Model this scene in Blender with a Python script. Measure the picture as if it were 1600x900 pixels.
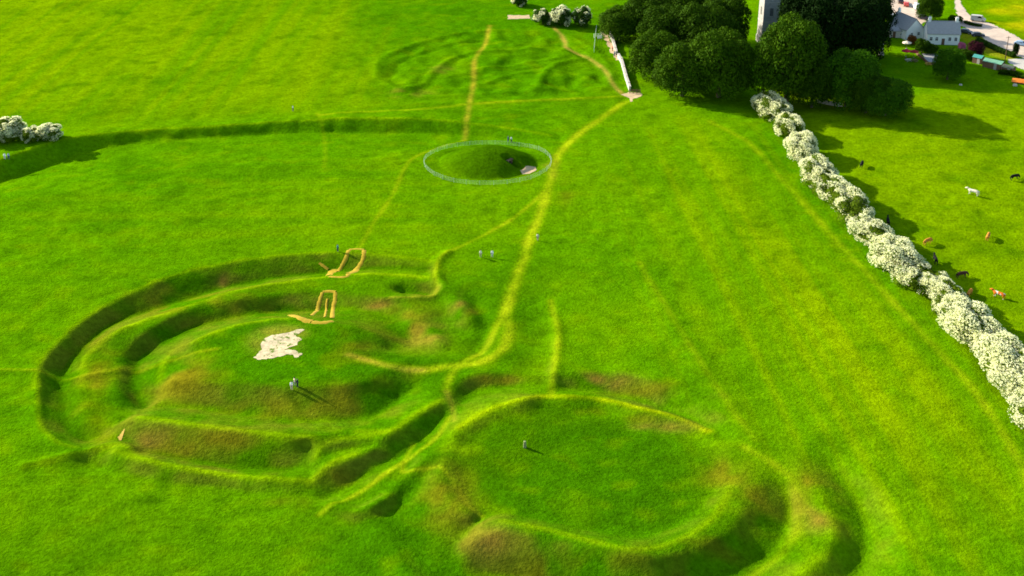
import bpy, bmesh, math, random
import numpy as np
from mathutils import Vector, Matrix
random.seed(7)
for o in list(bpy.data.objects): bpy.data.objects.remove(o)
SC = bpy.context.scene
COL = SC.collection

# ------------------------------------------------------------------ camera, sky, sun, exposure
PITCH = math.radians(26.0); CAMH = 127.0; FPX = 2190.0
cam_data = bpy.data.cameras.new("camera")
cam_data.sensor_width = 36.0
cam_data.lens = 36.0 * FPX / 1600.0
cam_data.clip_start = 1.0; cam_data.clip_end = 20000.0
cam = bpy.data.objects.new("camera", cam_data); COL.objects.link(cam)
cam.location = (0, 0, CAMH); cam.rotation_euler = (math.radians(90) - PITCH, 0, 0)
SC.camera = cam
SUN_EL = math.radians(22.5)
TRAVEL = math.radians(-30.0)                      # direction the light travels over the ground
tx, ty = math.cos(TRAVEL), math.sin(TRAVEL)
W = bpy.data.worlds.new("World"); SC.world = W; W.use_nodes = True
wn = W.node_tree
bg = wn.nodes.get("Background") or wn.nodes.new("ShaderNodeBackground")
sky = wn.nodes.new("ShaderNodeTexSky"); sky.sky_type = 'NISHITA'; sky.sun_disc = False
sky.sun_elevation = SUN_EL
sky.sun_rotation = math.atan2(-tx, -ty)           # compass bearing of the sun from +Y towards +X
wn.links.new(sky.outputs[0], bg.inputs[0]); bg.inputs[1].default_value = 0.13
sd = bpy.data.lights.new("sun", 'SUN'); sd.energy = 5.0; sd.angle = math.radians(0.6); sd.color = (1.0, 0.93, 0.80)
sun = bpy.data.objects.new("sun", sd); COL.objects.link(sun)
ldir = Vector((tx * math.cos(SUN_EL), ty * math.cos(SUN_EL), -math.sin(SUN_EL)))
sun.rotation_euler = ldir.to_track_quat('-Z', 'Y').to_euler(); sun.location = (-100, 200, 200)
vs = SC.view_settings
vs.view_transform = 'Standard'; vs.look = 'None'; vs.exposure = 1.12; vs.gamma = 1.0; vs.use_curve_mapping = False
SC.cycles.pixel_filter_type = 'BLACKMAN_HARRIS'; SC.cycles.filter_width = 1.7

# ------------------------------------------------------------------ generic helpers
def at0(px, py, z=0.0):
    """world point on the horizontal plane z seen at photo pixel (1600x900)"""
    u = (px - 800) / FPX; v = (450 - py) / FPX
    d = Vector((u, math.cos(PITCH) + v * math.sin(PITCH), -math.sin(PITCH) + v * math.cos(PITCH)))
    t = (z - CAMH) / d.z
    return Vector((d.x * t, d.y * t, z))

def tag(o, label=None, cat=None, group=None, kind=None):
    if label: o['label'] = label
    if cat: o['category'] = cat
    if group: o['group'] = group
    if kind: o['kind'] = kind
    return o
def empty(name, loc, rz=0.0, sc=1.0):
    o = bpy.data.objects.new(name, None); COL.objects.link(o)
    o.location = loc; o.rotation_euler = (0, 0, rz)
    o.scale = (sc, sc, sc) if not isinstance(sc, (tuple, list)) else sc
    return o
def obj(name, me, mat, parent=None, smooth=False):
    o = bpy.data.objects.new(name, me); COL.objects.link(o)
    if mat and not me.materials:
        for m in (mat if isinstance(mat, (list, tuple)) else [mat]): me.materials.append(m)
    if parent: o.parent = parent
    if smooth: me.polygons.foreach_set('use_smooth', [True] * len(me.polygons))
    return o
KIDS = {}
def kids(o): return [c for c in COL.objects if c.parent == o]
def copy_tree(o, loc, rz=0.0, sc=None, mats=None):
    c = o.copy(); COL.objects.link(c); c.location = loc; c.rotation_euler = (0, 0, rz)
    if sc is not None: c.scale = (sc, sc, sc) if not isinstance(sc, (tuple, list)) else sc
    for ch in kids(o):
        d = ch.copy(); COL.objects.link(d); d.parent = c
        for g in kids(ch):
            e = g.copy(); COL.objects.link(e); e.parent = d
    return c
def remat(root, name, mat):
    """give the parts called name their own mesh copy with another material"""
    for ch in kids(root):
        if ch.name.split('.')[0] == name:
            ch.data = ch.data.copy(); ch.data.materials.clear(); ch.data.materials.append(mat)

class MB:
    def __init__(s): s.v = []; s.f = []
    def add(s, vs, fs):
        n = len(s.v); s.v += [tuple(v) for v in vs]; s.f += [tuple(i + n for i in f) for f in fs]
    def box(s, c, size, rz=0.0, M=None):
        hx, hy, hz = [k / 2 for k in size]; R = Matrix.Rotation(rz, 3, 'Z') if M is None else M; c = Vector(c)
        s.add([c + R @ Vector((x, y, z)) for z in (-hz, hz) for y in (-hy, hy) for x in (-hx, hx)],
              [(0, 2, 3, 1), (4, 5, 7, 6), (0, 1, 5, 4), (2, 6, 7, 3), (0, 4, 6, 2), (1, 3, 7, 5)])
    def bar(s, a, b, w, h=None):
        a = Vector(a); b = Vector(b); d = b - a; L = d.length; h = h or w
        x = d.normalized(); up = Vector((0, 0, 1)) if abs(x.z) < .95 else Vector((0, 1, 0))
        y = up.cross(x).normalized(); z = x.cross(y)
        s.box((a + b) / 2, (L, w, h), M=Matrix((x, y, z)).transposed())
    def tube(s, pts, rs, n=8, cap=True):
        rings = []; pts = [Vector(p) for p in pts]; base = len(s.v)
        for i, p in enumerate(pts):
            d = (pts[min(i + 1, len(pts) - 1)] - pts[max(i - 1, 0)]).normalized()
            up = Vector((0, 0, 1)) if abs(d.z) < .9 else Vector((1, 0, 0))
            x = up.cross(d).normalized(); y = d.cross(x); r = rs[i]
            for k in range(n):
                a = 2 * math.pi * k / n
                s.v.append(tuple(p + x * (r * math.cos(a)) + y * (r * math.sin(a))))
        for i in range(len(pts) - 1):
            for k in range(n):
                a = base + i * n + k; b = base + i * n + (k + 1) % n
                s.f.append((a, b, b + n, a + n))
        if cap:
            s.f.append(tuple(base + k for k in range(n))[::-1]); s.f.append(tuple(base + (len(pts) - 1) * n + k for k in range(n)))
    def mesh(s, name='m'):
        me = bpy.data.meshes.new(name); me.from_pydata(s.v, [], s.f); me.update(); return me
    def build(s, name, mat, parent=None, smooth=False): return obj(name, s.mesh(name), mat, parent, smooth)

def quads_mesh(name, V, uvid=None):
    """V: (n,4,3) array -> mesh of loose quads"""
    n = len(V); me = bpy.data.meshes.new(name)
    me.vertices.add(n * 4); me.vertices.foreach_set('co', np.ascontiguousarray(V, dtype=np.float32).ravel())
    me.loops.add(n * 4); me.loops.foreach_set('vertex_index', np.arange(n * 4, dtype=np.int32))
    me.polygons.add(n); me.polygons.foreach_set('loop_start', np.arange(n, dtype=np.int32) * 4)
    me.polygons.foreach_set('loop_total', np.full(n, 4, dtype=np.int32)); me.update(calc_edges=True)
    return me

# ------------------------------------------------------------------ materials
def newmat(name):
    m = bpy.data.materials.new(name); m.use_nodes = True
    return m, m.node_tree, m.node_tree.nodes['Principled BSDF']
def mat(name, col, rough=.8, spec=.2, metal=0.0, noise=None, var=.15, obj_noise=True):
    m, t, p = newmat(name)
    p.inputs['Roughness'].default_value = rough; p.inputs['Metallic'].default_value = metal
    p.inputs['Specular IOR Level'].default_value = spec
    sc = noise or 2.0
    tc = t.nodes.new('ShaderNodeTexCoord'); nz = t.nodes.new('ShaderNodeTexNoise')
    nz.inputs['Scale'].default_value = sc; nz.inputs['Detail'].default_value = 5
    t.links.new(tc.outputs['Object'], nz.inputs['Vector'])
    mx = t.nodes.new('ShaderNodeMix'); mx.data_type = 'RGBA'
    mx.inputs[6].default_value = tuple(c * (1 - var * 1.6) for c in col) + (1,)
    mx.inputs[7].default_value = tuple(min(1, c * (1 + var * 1.2)) for c in col) + (1,)
    t.links.new(nz.outputs['Fac'], mx.inputs[0]); t.links.new(mx.outputs[2], p.inputs['Base Color'])
    return m
def leafmat(name, ca, cb, scale=.35, trans=.3, emitbump=False):
    m, t, p = newmat(name)
    p.inputs['Roughness'].default_value = .75; p.inputs['Specular IOR Level'].default_value = .02
    tc = t.nodes.new('ShaderNodeTexCoord'); nz = t.nodes.new('ShaderNodeTexNoise'); nz.inputs['Scale'].default_value = scale
    nz.inputs['Detail'].default_value = 6; nz.inputs['Roughness'].default_value = .65
    t.links.new(tc.outputs['Object'], nz.inputs['Vector'])
    g = t.nodes.new('ShaderNodeNewGeometry'); ad = t.nodes.new('ShaderNodeMath'); ad.operation = 'MULTIPLY_ADD'
    t.links.new(g.outputs['Random Per Island'], ad.inputs[0]); ad.inputs[1].default_value = .5
    t.links.new(nz.outputs['Fac'], ad.inputs[2])
    mr = t.nodes.new('ShaderNodeMapRange'); mr.inputs[1].default_value = .35; mr.inputs[2].default_value = 1.15
    t.links.new(ad.outputs[0], mr.inputs[0])
    mx = t.nodes.new('ShaderNodeMix'); mx.data_type = 'RGBA'
    mx.inputs[6].default_value = ca + (1,); mx.inputs[7].default_value = cb + (1,)
    t.links.new(mr.outputs[0], mx.inputs[0]); t.links.new(mx.outputs[2], p.inputs['Base Color'])
    tr = t.nodes.new('ShaderNodeBsdfTranslucent'); t.links.new(mx.outputs[2], tr.inputs['Color'])
    ms = t.nodes.new('ShaderNodeMixShader'); ms.inputs[0].default_value = trans
    t.links.new(p.outputs[0], ms.inputs[1]); t.links.new(tr.outputs[0], ms.inputs[2])
    t.links.new(ms.outputs[0], t.nodes['Material Output'].inputs[0])
    return m
M = dict(
    bark=mat('bark', (.10, .075, .05), .95, noise=4),
    leaf=leafmat('broad_leaf', (.012, .040, .001), (.048, .105, .002), trans=.2),
    leaf_mid=leafmat('mid_leaf', (.015, .052, .001), (.065, .135, .002), trans=.2),
    leaf_dark=leafmat('evergreen_leaf', (.003, .012, .001), (.009, .028, .002), trans=.05),
    leaf_haw=leafmat('hawthorn_leaf', (.06, .12, .004), (.14, .21, .008), trans=.4),
    leaf_hawd=leafmat('dark_hawthorn_leaf', (.016, .05, .004), (.04, .09, .006)),
    bloom=leafmat('blossom', (.80, .82, .42), (.93, .92, .66), scale=.8, trans=.6),
    leaf_bright=leafmat('lime_leaf', (.022, .080, .002), (.060, .160, .003), trans=.25),
    leaf_red=leafmat('copper_leaf', (.035, .008, .014), (.07, .016, .022)),
    leaf_rust=leafmat('rust_leaf', (.14, .05, .01), (.24, .09, .015)),
    pink=leafmat('pink_flower', (.5, .1, .2), (.75, .25, .4)),
    stone=mat('grey_stone', (.37, .35, .30), .9, noise=1.2, var=.3),
    palestone=mat('pale_stone', (.50, .46, .38), .9, noise=2, var=.25),
    white=mat('white_render', (.85, .84, .78), .8, noise=.6, var=.05),
    cream=mat('cream_render', (.62, .55, .45), .8, noise=.6, var=.08),
    slate=mat('slate', (.34, .335, .31), .7, noise=3, var=.2),
    glass=mat('dark_glass', (.02, .025, .03), .08, .5),
    timber=mat('yellow_timber', (.52, .34, .05), .85, noise=1.5, var=.3),
    wood=mat('brown_wood', (.16, .09, .05), .85, noise=3),
    oldstone=mat('weathered_stone', (.13, .085, .045), .9, noise=2, var=.3),
    mossstone=mat('mossy_stone', (.26, .30, .12), .9, noise=2, var=.3),
    wire=mat('galvanised_wire', (.50, .60, .45), .6, noise=5),
    gravel=mat('gravel', (.56, .44, .33), .95, noise=.7, var=.15),
    chalk=mat('bare_chalky_soil', (.64, .51, .29), .95, noise=1.1, var=.5),
    soil=mat('bare_soil', (.52, .38, .20), .95, noise=1.2, var=.3),
    tyre=mat('tyre', (.015, .015, .015), .9),
    rim=mat('rim', (.45, .45, .46), .35, .5, .8),
    lamp=mat('lamp_glass', (.7, .7, .65), .2, .5),
)

def tufted(m):
    """grass tufts growing through bare ground"""
    t = m.node_tree; p = t.nodes['Principled BSDF']; src = p.inputs['Base Color'].links[0].from_socket
    g = t.nodes.new('ShaderNodeNewGeometry'); n = t.nodes.new('ShaderNodeTexNoise'); n.inputs['Scale'].default_value = .9; n.inputs['Detail'].default_value = 6; n.inputs['Roughness'].default_value = .7
    r = t.nodes.new('ShaderNodeMapRange'); r.inputs[1].default_value = .555; r.inputs[2].default_value = .60
    x = t.nodes.new('ShaderNodeMix'); x.data_type = 'RGBA'; x.inputs[7].default_value = (.10, .17, .004, 1)
    t.links.new(g.outputs['Position'], n.inputs['Vector']); t.links.new(n.outputs['Fac'], r.inputs[0]); t.links.new(r.outputs[0], x.inputs[0])
    t.links.new(src, x.inputs[6]); t.links.new(x.outputs[2], p.inputs['Base Color'])
tufted(M['chalk'])
# ------------------------------------------------------------------ terrain
STEP = 0.5; X0, X1, Y0, Y1 = -190.0, 190.0, 145.0, 530.0
NX = int((X1 - X0) / STEP) + 1; NY = int((Y1 - Y0) / STEP) + 1
def spline(pts, step=.25, closed=False):
    P = [np.array(p, float) for p in pts]; out = []
    n = len(P)
    rng = range(n if closed else n - 1)
    for i in rng:
        if closed: p0, p1, p2, p3 = P[i - 1], P[i], P[(i + 1) % n], P[(i + 2) % n]
        else: p0, p1, p2, p3 = P[max(i - 1, 0)], P[i], P[i + 1], P[min(i + 2, n - 1)]
        L = np.linalg.norm((p2 - p1)[:2]); k = max(2, int(L / step)); t = np.linspace(0, 1, k, endpoint=False)[:, None]
        out.append(.5 * (2 * p1 + (p2 - p0) * t + (2 * p0 - 5 * p1 + 4 * p2 - p3) * t * t + (3 * p1 - p0 - 3 * p2 + p3) * t ** 3))
    if not closed: out.append(P[-1][None])
    return np.concatenate(out)
def world_line(pts, z=0.0, closed=False, step=.25):
    Wp = []
    for p in pts:
        zz = p[2] if len(p) > 2 else z
        w = at0(p[0], p[1], zz); Wp.append((w.x, w.y, zz))
    return spline(Wp, step, closed)
def smooth_fft(A, sig):
    k0 = np.fft.fftfreq(A.shape[0])[:, None]; k1 = np.fft.rfftfreq(A.shape[1])[None]
    return np.fft.irfft2(np.fft.rfft2(A) * np.exp(-2 * (math.pi * sig) ** 2 * (k0 ** 2 + k1 ** 2)), s=A.shape)
rs = np.random.RandomState(3)
def noise2(sig_m, seed=None, aniso=1.0):
    r = np.random.RandomState(seed) if seed is not None else rs
    A = r.randn(NY, NX); k0 = np.fft.fftfreq(NY)[:, None]; k1 = np.fft.rfftfreq(NX)[None]; s = sig_m / STEP
    B = np.fft.irfft2(np.fft.rfft2(A) * np.exp(-2 * (math.pi * s) ** 2 * ((k0 * aniso) ** 2 + k1 ** 2)), s=A.shape)
    return B / B.std()
lines = []     # (points, z)
def L(z, *pts, closed=False): lines.append(world_line(pts, z, closed))
def ring0(*pts): L(0.0, *pts)

def columns(cols, angs, z0=0.0, lines_from=0, zr=(-3, 3)):
    """cols: profiles across an earthwork, each a list of photo points; angs: the slope (deg) of each step.
    Heights follow from the slopes; the n-th points of all columns become the n-th break line."""
    res = []
    for ci, col in enumerate(cols):
        k = 1.0; zz = z0
        if isinstance(col[0], (int, float)): k = col[0]; col = col[1:]
        if isinstance(col[0], (int, float)): zz = col[0]; col = col[1:]
        p = at0(col[0][0], col[0][1], zz); out = [p]
        for (x, y), a in zip(col[1:], angs):
            t_ = math.tan(math.radians(abs(a) * k)); sg = 1 if a > 0 else -1; lo, hi = 0.0, 6.0
            f = lambda d: d - t_ * (at0(x, y, out[-1].z + sg * d).xy - out[-1].xy).length
            for _ in range(40):
                m_ = (lo + hi) / 2
                if f(m_) > 0: hi = m_
                else: lo = m_
            out.append(at0(x, y, max(zr[0], min(zr[1], out[-1].z + sg * lo))))
        res.append(out)
    for n in range(lines_from, len(res[0])):
        lines.append(spline([tuple(c[n]) for c in res], .25))
    return res
# --- Forradh, far side: field, rim, ditch, middle bank, its inner edge, inner ditch, mound edge
FF = columns([
 [.75,(100,716),(112,706),(140,693),(160,684),(198,661),(228,641),(250,620)],
 [.75,(28,668),(56,664),(104,668),(140,662),(192,656),(222,634),(246,612)],
 [.75,(30,640),(54,640),(98,640),(134,640),(187,636),(214,625),(250,600)],
 [.85,(34,600),(53,605),(94,605),(129,600),(183,605),(208,600),(252,580)],
 [.9,(45,560),(62,572),(104,572),(130,566),(186,572),(216,566),(260,560)],
 [.95,(80,520),(98,526),(126,548),(148,543),(198,546),(232,550),(275,546)],
 [1,(150,466),(160,478),(176,505),(188,513),(238,510),(254,536),(300,534)],
 [1,(235,424),(243,437),(256,477),(264,487),(298,482),(300,513),(345,515)],
 [1,(340,398),(346,410),(350,448),(350,458),(374,466),(378,492),(410,500)],
 [1,(430,388),(432,398),(432,434),(430,442),(440,458),(440,486),(450,497)],
 [1,(500,384),(500,394),(502,427),(500,433),(500,453),(500,485),(495,500)],
 [.9,(560,384),(562,396),(562,420),(565,427),(560,456),(555,482),(545,508)],
 [.55,(620,390),(622,401),(622,420),(622,429),(620,470),(610,498),(592,524)],
 [.4,(690,404),(676,410),(670,422),(668,433),(664,494),(645,540),(612,548)]],
 [2.5,-26,17,1,-23,19], zr=(-2.4, 1.8))
L(1.9, (290,578,1.3),(345,548,1.5),(420,530),(490,526),(540,535),(560,556,1.6),(520,578,2.0),(440,585,2.1),(370,588,1.8),(300,585,1.3))
# --- Forradh, near side: shoulder of the mound, its foot, middle bank, ditch, outer bank, field
FN = columns([
 [.8,1.2,(262,592),(236,628),(205,648),(192,690),(178,703),(140,728)],
 [1,1.4,(330,598),(305,636),(262,656),(256,710),(250,722),(236,750)],
 [1,1.8,(400,600),(388,648),(368,671),(365,729),(362,740),(358,764)],
 [1,2.1,(470,604),(462,660),(448,682),(440,734),(440,747),(438,772)],
 [.75,2.0,(530,600),(522,660),(487,686),(470,734),(476,749),(480,773)]],
 [-21,17,-27,19,-22], lines_from=0)
columns([
 [1,2.0,(532,600),(524,660),(500,682)],
 [.9,1.7,(580,590),(582,650),(576,669)],
 [.8,1.3,(612,572),(628,620),(640,640)],
 [.5,.9,(640,560),(655,598),(680,612)]], [-19,15])
L(-.4, (40,760,0),(160,775,-.1),(320,800),(480,815),(500,800))
columns([[.7,.7,(492,712),(494,722)],[1,.8,(505,698),(514,712)],[1,.8,(540,687),(545,704)],[1,.8,(580,682),(582,700)],[.6,.9,(606,676),(606,696)]], [-19])
columns([[.7,.4,(484,752),(500,782),(506,800)],[1,.6,(502,736),(530,768),(545,780)],[1,.7,(525,721),(560,750),(575,758)],[1,.7,(556,712),(585,732),(600,742)],[1,.9,(600,684),(618,716),(630,724)],
 [1,1.2,(612,673),(634,706),(646,712)],[1,1.2,(640,654),(660,686),(668,694)],[1,1.1,(668,637),(680,665),(688,674)],[.8,.8,(692,623),(698,644),(706,656)]], [-22,12], zr=(-1.6, .35))
L(-.2,(482,700,.3),(482,722,-.2),(486,755,-.2),(495,788,-.2))
# --- Teach Cormaic, far side: field, rim, ditch, bank, floor
TF = columns([
 [.4,0,(692,600),(706,606),(722,634),(706,690),(716,715)],
 [.8,0,(704,580),(714,594),(728,620),(718,664),(732,690)],
 [1,0,(745,572),(748,583),(755,607),(768,638),(782,658)],
 [1,0,(800,572),(800,583),(800,607),(812,625),(818,646)],
 [.35,0,(836,574),(836,586),(838,604),(846,620),(850,640)],
 [.35,0,(862,574),(862,586),(864,604),(868,619),(870,639)],
 [1,0,(885,570),(885,582),(890,607),(890,618),(892,640)],
 [1,0,(940,568),(940,580),(940,612),(940,622),(940,642)],
 [1,0,(1000,576),(1000,589),(994,623),(1000,635),(990,654)],
 [1,0,(1060,594),(1060,606),(1046,641),(1058,651),(1044,670)],
 [.6,0,(1130,632),(1125,642),(1104,665),(1106,673),(1090,690)],
 [.3,0,(1180,672),(1165,680),(1140,690),(1138,700),(1120,712)]],
 [4,-24,17,-13], zr=(-1.7, 1.2))
L(0, (700,572),(760,566),(850,562),(940,562),(1040,582),(1130,622),(1200,670),(1260,705))
L(.9, (700,700),(690,730),(695,765),(720,790),(742,805,.6))
L(-.4, (650,700),(630,750),(640,800),(668,850,-.9),(690,900,-1.4))
L(-.1, (722,735),(738,768),(752,788),(768,800))
L(-1.4, (684,925),(700,880),(718,845,-1.0),(752,812,-.5))
L(-.4, (800,740),(900,720),(1000,730),(1060,760),(980,800),(880,780),closed=True)
# --- Teach Cormaic, near side: floor, crest, outer edge of the crest, foot
TN = columns([
 [.8,-.2,(752,808),(742,818),(736,842),(722,885)],
 [1,-.3,(792,800),(786,814),(800,828),(780,900)],
 [1,-.4,(862,816),(858,829),(870,842),(860,912)],
 [1,-.4,(930,832),(925,847),(930,858),(935,925)],
 [1,-.4,(992,838),(990,860),(1000,870),(1025,930)],
 [.88,-.4,(1045,828),(1046,851),(1062,862),(1098,920)],
 [.75,-.4,(1086,800),(1098,824),(1122,838),(1168,888)],
 [.62,-.4,(1106,770),(1130,788),(1158,800),(1218,848)],
 [.55,-.3,(1122,742),(1148,748),(1178,762),(1238,800)],
 [.35,-.2,(1140,722),(1162,732),(1186,738),(1216,745)]],
 [16,1,-31], zr=(-2.7, 1.5))
columns([
 [.5,-.2,(1212,722),(1240,718),(1290,722)],
 [.9,-.7,(1243,775),(1282,768),(1328,768)],
 [1,-1.3,(1236,830),(1304,824),(1352,828)],
 [1,-1.6,(1196,880),(1288,870),(1346,885)],
 [1,-1.6,(1120,935),(1235,910),(1300,945)]], [9,-17])
L(-.1, (1340,715),(1405,800),(1415,900),(1390,980))
# --- Rath na Riogh arc
RR_ = columns([
 [.85,0,(-60,250),(-60,270),(-60,306)],
 [.85,0,(0,228),(0,248),(0,283)],
 [.85,0,(80,205),(80,222),(72,258)],
 [.9,0,(160,194),(160,208),(158,234)],
 [1,0,(246,187),(246,201),(244,220)],
 [.3,0,(262,186),(262,200),(262,218)],
 [1,0,(285,184),(285,198),(285,217)],
 [1,0,(350,180),(350,194),(350,213)],
 [1,0,(430,175),(430,189),(430,210)],
 [.7,0,(500,173),(500,187),(500,208)],
 [1,0,(530,171),(530,184),(530,208)],
 [1,0,(640,170),(640,184),(640,208)],
 [.9,0,(715,174),(715,188),(715,210)],
 [.6,0,(790,184),(790,197),(790,214)],
 [.3,0,(860,202),(860,210),(860,220)]], [4.5,-31])
L(0, (-60,355),(0,335),(120,296),(260,268),(450,254),(640,250))

cons = np.zeros((NY, NX)); cnt = np.zeros((NY, NX))
for P in lines:
    ix = np.round((P[:, 0] - X0) / STEP).astype(int); iy = np.round((P[:, 1] - Y0) / STEP).astype(int)
    ok = (ix >= 0) & (ix < NX) & (iy >= 0) & (iy < NY)
    np.add.at(cons, (iy[ok], ix[ok]), P[ok, 2]); np.add.at(cnt, (iy[ok], ix[ok]), 1)
cons[0] = cons[-1] = 0; cnt[0] = cnt[-1] = 1; cons[:, 0] = cons[:, -1] = 0; cnt[:, 0] = cnt[:, -1] = 1
def solve(S, C, lev):
    """harmonic interpolation of sum S / count C, coarse to fine"""
    if lev > 0 and min(S.shape) > 16:
        ny, nx = (S.shape[0] + 1) // 2 * 2, (S.shape[1] + 1) // 2 * 2
        Sp = np.zeros((ny, nx)); Cp = np.zeros((ny, nx)); Sp[:S.shape[0], :S.shape[1]] = S; Cp[:S.shape[0], :S.shape[1]] = C
        g = lambda A: A[0::2, 0::2] + A[1::2, 0::2] + A[0::2, 1::2] + A[1::2, 1::2]
        Z = solve(g(Sp), g(Cp), lev - 1).repeat(2, 0).repeat(2, 1)[:S.shape[0], :S.shape[1]]
    else: Z = np.zeros_like(S)
    m = C > 0; V = np.where(m, S / np.maximum(C, 1), 0); Z = np.where(m, V, Z)
    for _ in range(50 if lev < 6 else 40):
        Q = np.pad(Z, 1, mode='edge'); Z = .25 * (Q[:-2, 1:-1] + Q[2:, 1:-1] + Q[1:-1, :-2] + Q[1:-1, 2:]); Z = np.where(m, V, Z)
    return Z
Z = solve(cons, cnt, 7)
Z = smooth_fft(Z, .55 / STEP)
xs = X0 + np.arange(NX) * STEP; ys = Y0 + np.arange(NY) * STEP
XX, YY = np.meshgrid(xs, ys)
def dist_line(P, R):
    D = np.full((NY, NX), R * 1.0); w = int(R / STEP) + 1
    for x, y in P[::2, :2]:
        i = int((x - X0) / STEP); j = int((y - Y0) / STEP)
        a, b, c, d = max(i - w, 0), min(i + w + 1, NX), max(j - w, 0), min(j + w + 1, NY)
        if a >= b or c >= d: continue
        D[c:d, a:b] = np.minimum(D[c:d, a:b], np.hypot(XX[c:d, a:b] - x, YY[c:d, a:b] - y))
    return D
def bump(h, w, *pts, closed=False):
    global Z
    D = dist_line(world_line(pts, 0, closed), w * 2.6); Z = Z + h * np.maximum(0, np.exp(-(D / w) ** 2) - math.exp(-2.6 ** 2))
def polymask(pts, soft, z=0):
    P = [at0(p[0], p[1], z) for p in pts]; ins = np.zeros((NY, NX), bool); n = len(P)
    for i in range(n):
        a, b = P[i], P[(i + 1) % n]
        if a.y == b.y: continue
        c = ((a.y > YY) != (b.y > YY)) & (XX < (b.x - a.x) * (YY - a.y) / (b.y - a.y) + a.x); ins ^= c
    return np.clip(smooth_fft(ins.astype(float), soft / STEP), 0, 1)
# mound of the passage tomb
MC = at0(762, 250); rr = np.hypot(XX - MC.x, YY - MC.y)
MR = 12.5
Z += 4.0 * np.clip(1 - (rr / MR) ** 2, 0, 1) ** 1.1
EN = at0(806, 262)                                                    # notch cut into the mound for its entrance
ca, sa = .80, -.6
u = (XX - MC.x) * ca + (YY - MC.y) * sa; v = -(XX - MC.x) * sa + (YY - MC.y) * ca
Z -= np.clip((u - 5.0) / 2, 0, 1) * np.clip(1.5 - np.abs(v), 0, 1) * 1.0 * np.clip(Z - .1, 0, None) / (.6)*.6
# low earthworks beside the churchyard and other small relief
bump(0.32, 1.6, (590,120),(588,100),(610,84),(650,68),(720,52),(790,48),(860,52),(910,66),(945,95),(955,125),(940,140))
bump(0.41, 1.5, (600,128),(625,140),(660,132),(680,112),(705,92),(745,82),(800,80),(860,78),(900,88))
bump(0.31, 1.4, (730,112),(790,104),(840,96),(880,92))
bump(0.31, 1.4, (760,130),(800,118),(850,112),(900,116),(930,126))
bump(0.41, 1.6, (842,140),(848,120),(872,100),(905,92))
bump(-0.35, 1.5, (612,118),(625,98),(670,80),(730,66),(800,64),(880,70),(925,98),(935,122))
bump(-0.25, 1.3, (690,126),(740,118),(800,110),(860,104))
bump(0.25, 1.5, (640,150),(700,150),(760,146),(840,142),(930,138))
bump(0.25, 1.8, (560,150),(640,162),(760,160),(860,156),(960,152))
bump(0.20, 1.5, (720,165),(780,172),(850,180),(890,200))
bump(-0.25, 1.6, (720,176),(800,186),(860,200),(880,222))
SYN = polymask([(590,120),(610,80),(700,50),(800,44),(900,60),(950,120),(930,150),(800,150),(640,150)], 3)
Z += SYN * (.17 * noise2(1.3, 41, 1.8) + .24 * noise2(2.4, 42, 2.2))
mixlater = SYN
bump(-1.5, 2.0, (632,448),(655,449),(670,452))
bump(.5, 1.2, (600,466),(650,466),(676,463),(690,450),(684,430),(684,410),(700,396))
bump(.7, 2.5, (700,455),(715,478),(735,500))
bump(-.6, 2.2, (745,470),(760,510),(745,545))
bump(-.5, 3.0, (690,470),(705,505),(735,530))
bump(-.5, 4.0, (830,470),(840,520),(830,570))
bump(.35, 1.2, (868,500),(872,540),(864,600))
bump(.4, 1.5, (640,500),(670,512),(690,540))
bump(.5, 2.5, (575,800),(600,820),(620,850),(640,900))
bump(-.2, 2.0, (600,790),(625,830),(650,860))
bump(.6, 1.5, (520,790),(560,800),(590,788),(610,780))
bump(.5, 1.5, (590,790),(640,740),(670,715))
bump(-.25, 1.5, (610,790),(650,760),(668,735))
bump(-.22, .8, (457,618),(470,640),(492,660))
bump(.55, 1.2, (40,728),(75,720),(120,708),(178,692),(205,700))
bump(.3, 1.0, (62,585),(60,630),(66,668),(90,692),(120,700))
bump(.35, 1.4, (-20,578),(60,580),(130,582),(200,566),(260,562))
bump(.3, 3.0, (1000,410),(1060,520),(1120,610),(1180,690))
bump(-.35, 2.0, (1230,200),(1330,320),(1440,440),(1560,590),(1640,720))
Z += .045 * noise2(1.0) + .04 * noise2(2.2) + .14 * noise2(9.0)*polymask([(-400,150),(1200,150),(1900,1200),(-500,1200)], 8)
Z += .8 * np.exp(-((XX - at0(1530,250).x) ** 2 + (YY - at0(1530,250).y) ** 2) / 40 ** 2) * 1.2
edge = np.minimum(np.minimum(XX - X0, X1 - XX), np.minimum(YY - Y0, Y1 - YY)); Z *= np.clip(edge / 12, 0, 1)

def H(x, y):
    i = (x - X0) / STEP; j = (y - Y0) / STEP
    if i < 0 or j < 0 or i >= NX - 1 or j >= NY - 1: return 0.0
    a, b = int(i), int(j); fi, fj = i - a, j - b
    return float(Z[b, a] * (1 - fi) * (1 - fj) + Z[b, a + 1] * fi * (1 - fj) + Z[b + 1, a] * (1 - fi) * fj + Z[b + 1, a + 1] * fi * fj)
def at(px, py):
    z = 0.0
    for _ in range(12):
        p = at0(px, py, z); z = .5 * z + .5 * H(p.x, p.y)
    p = at0(px, py, z); p.z = H(p.x, p.y); return p

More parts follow.
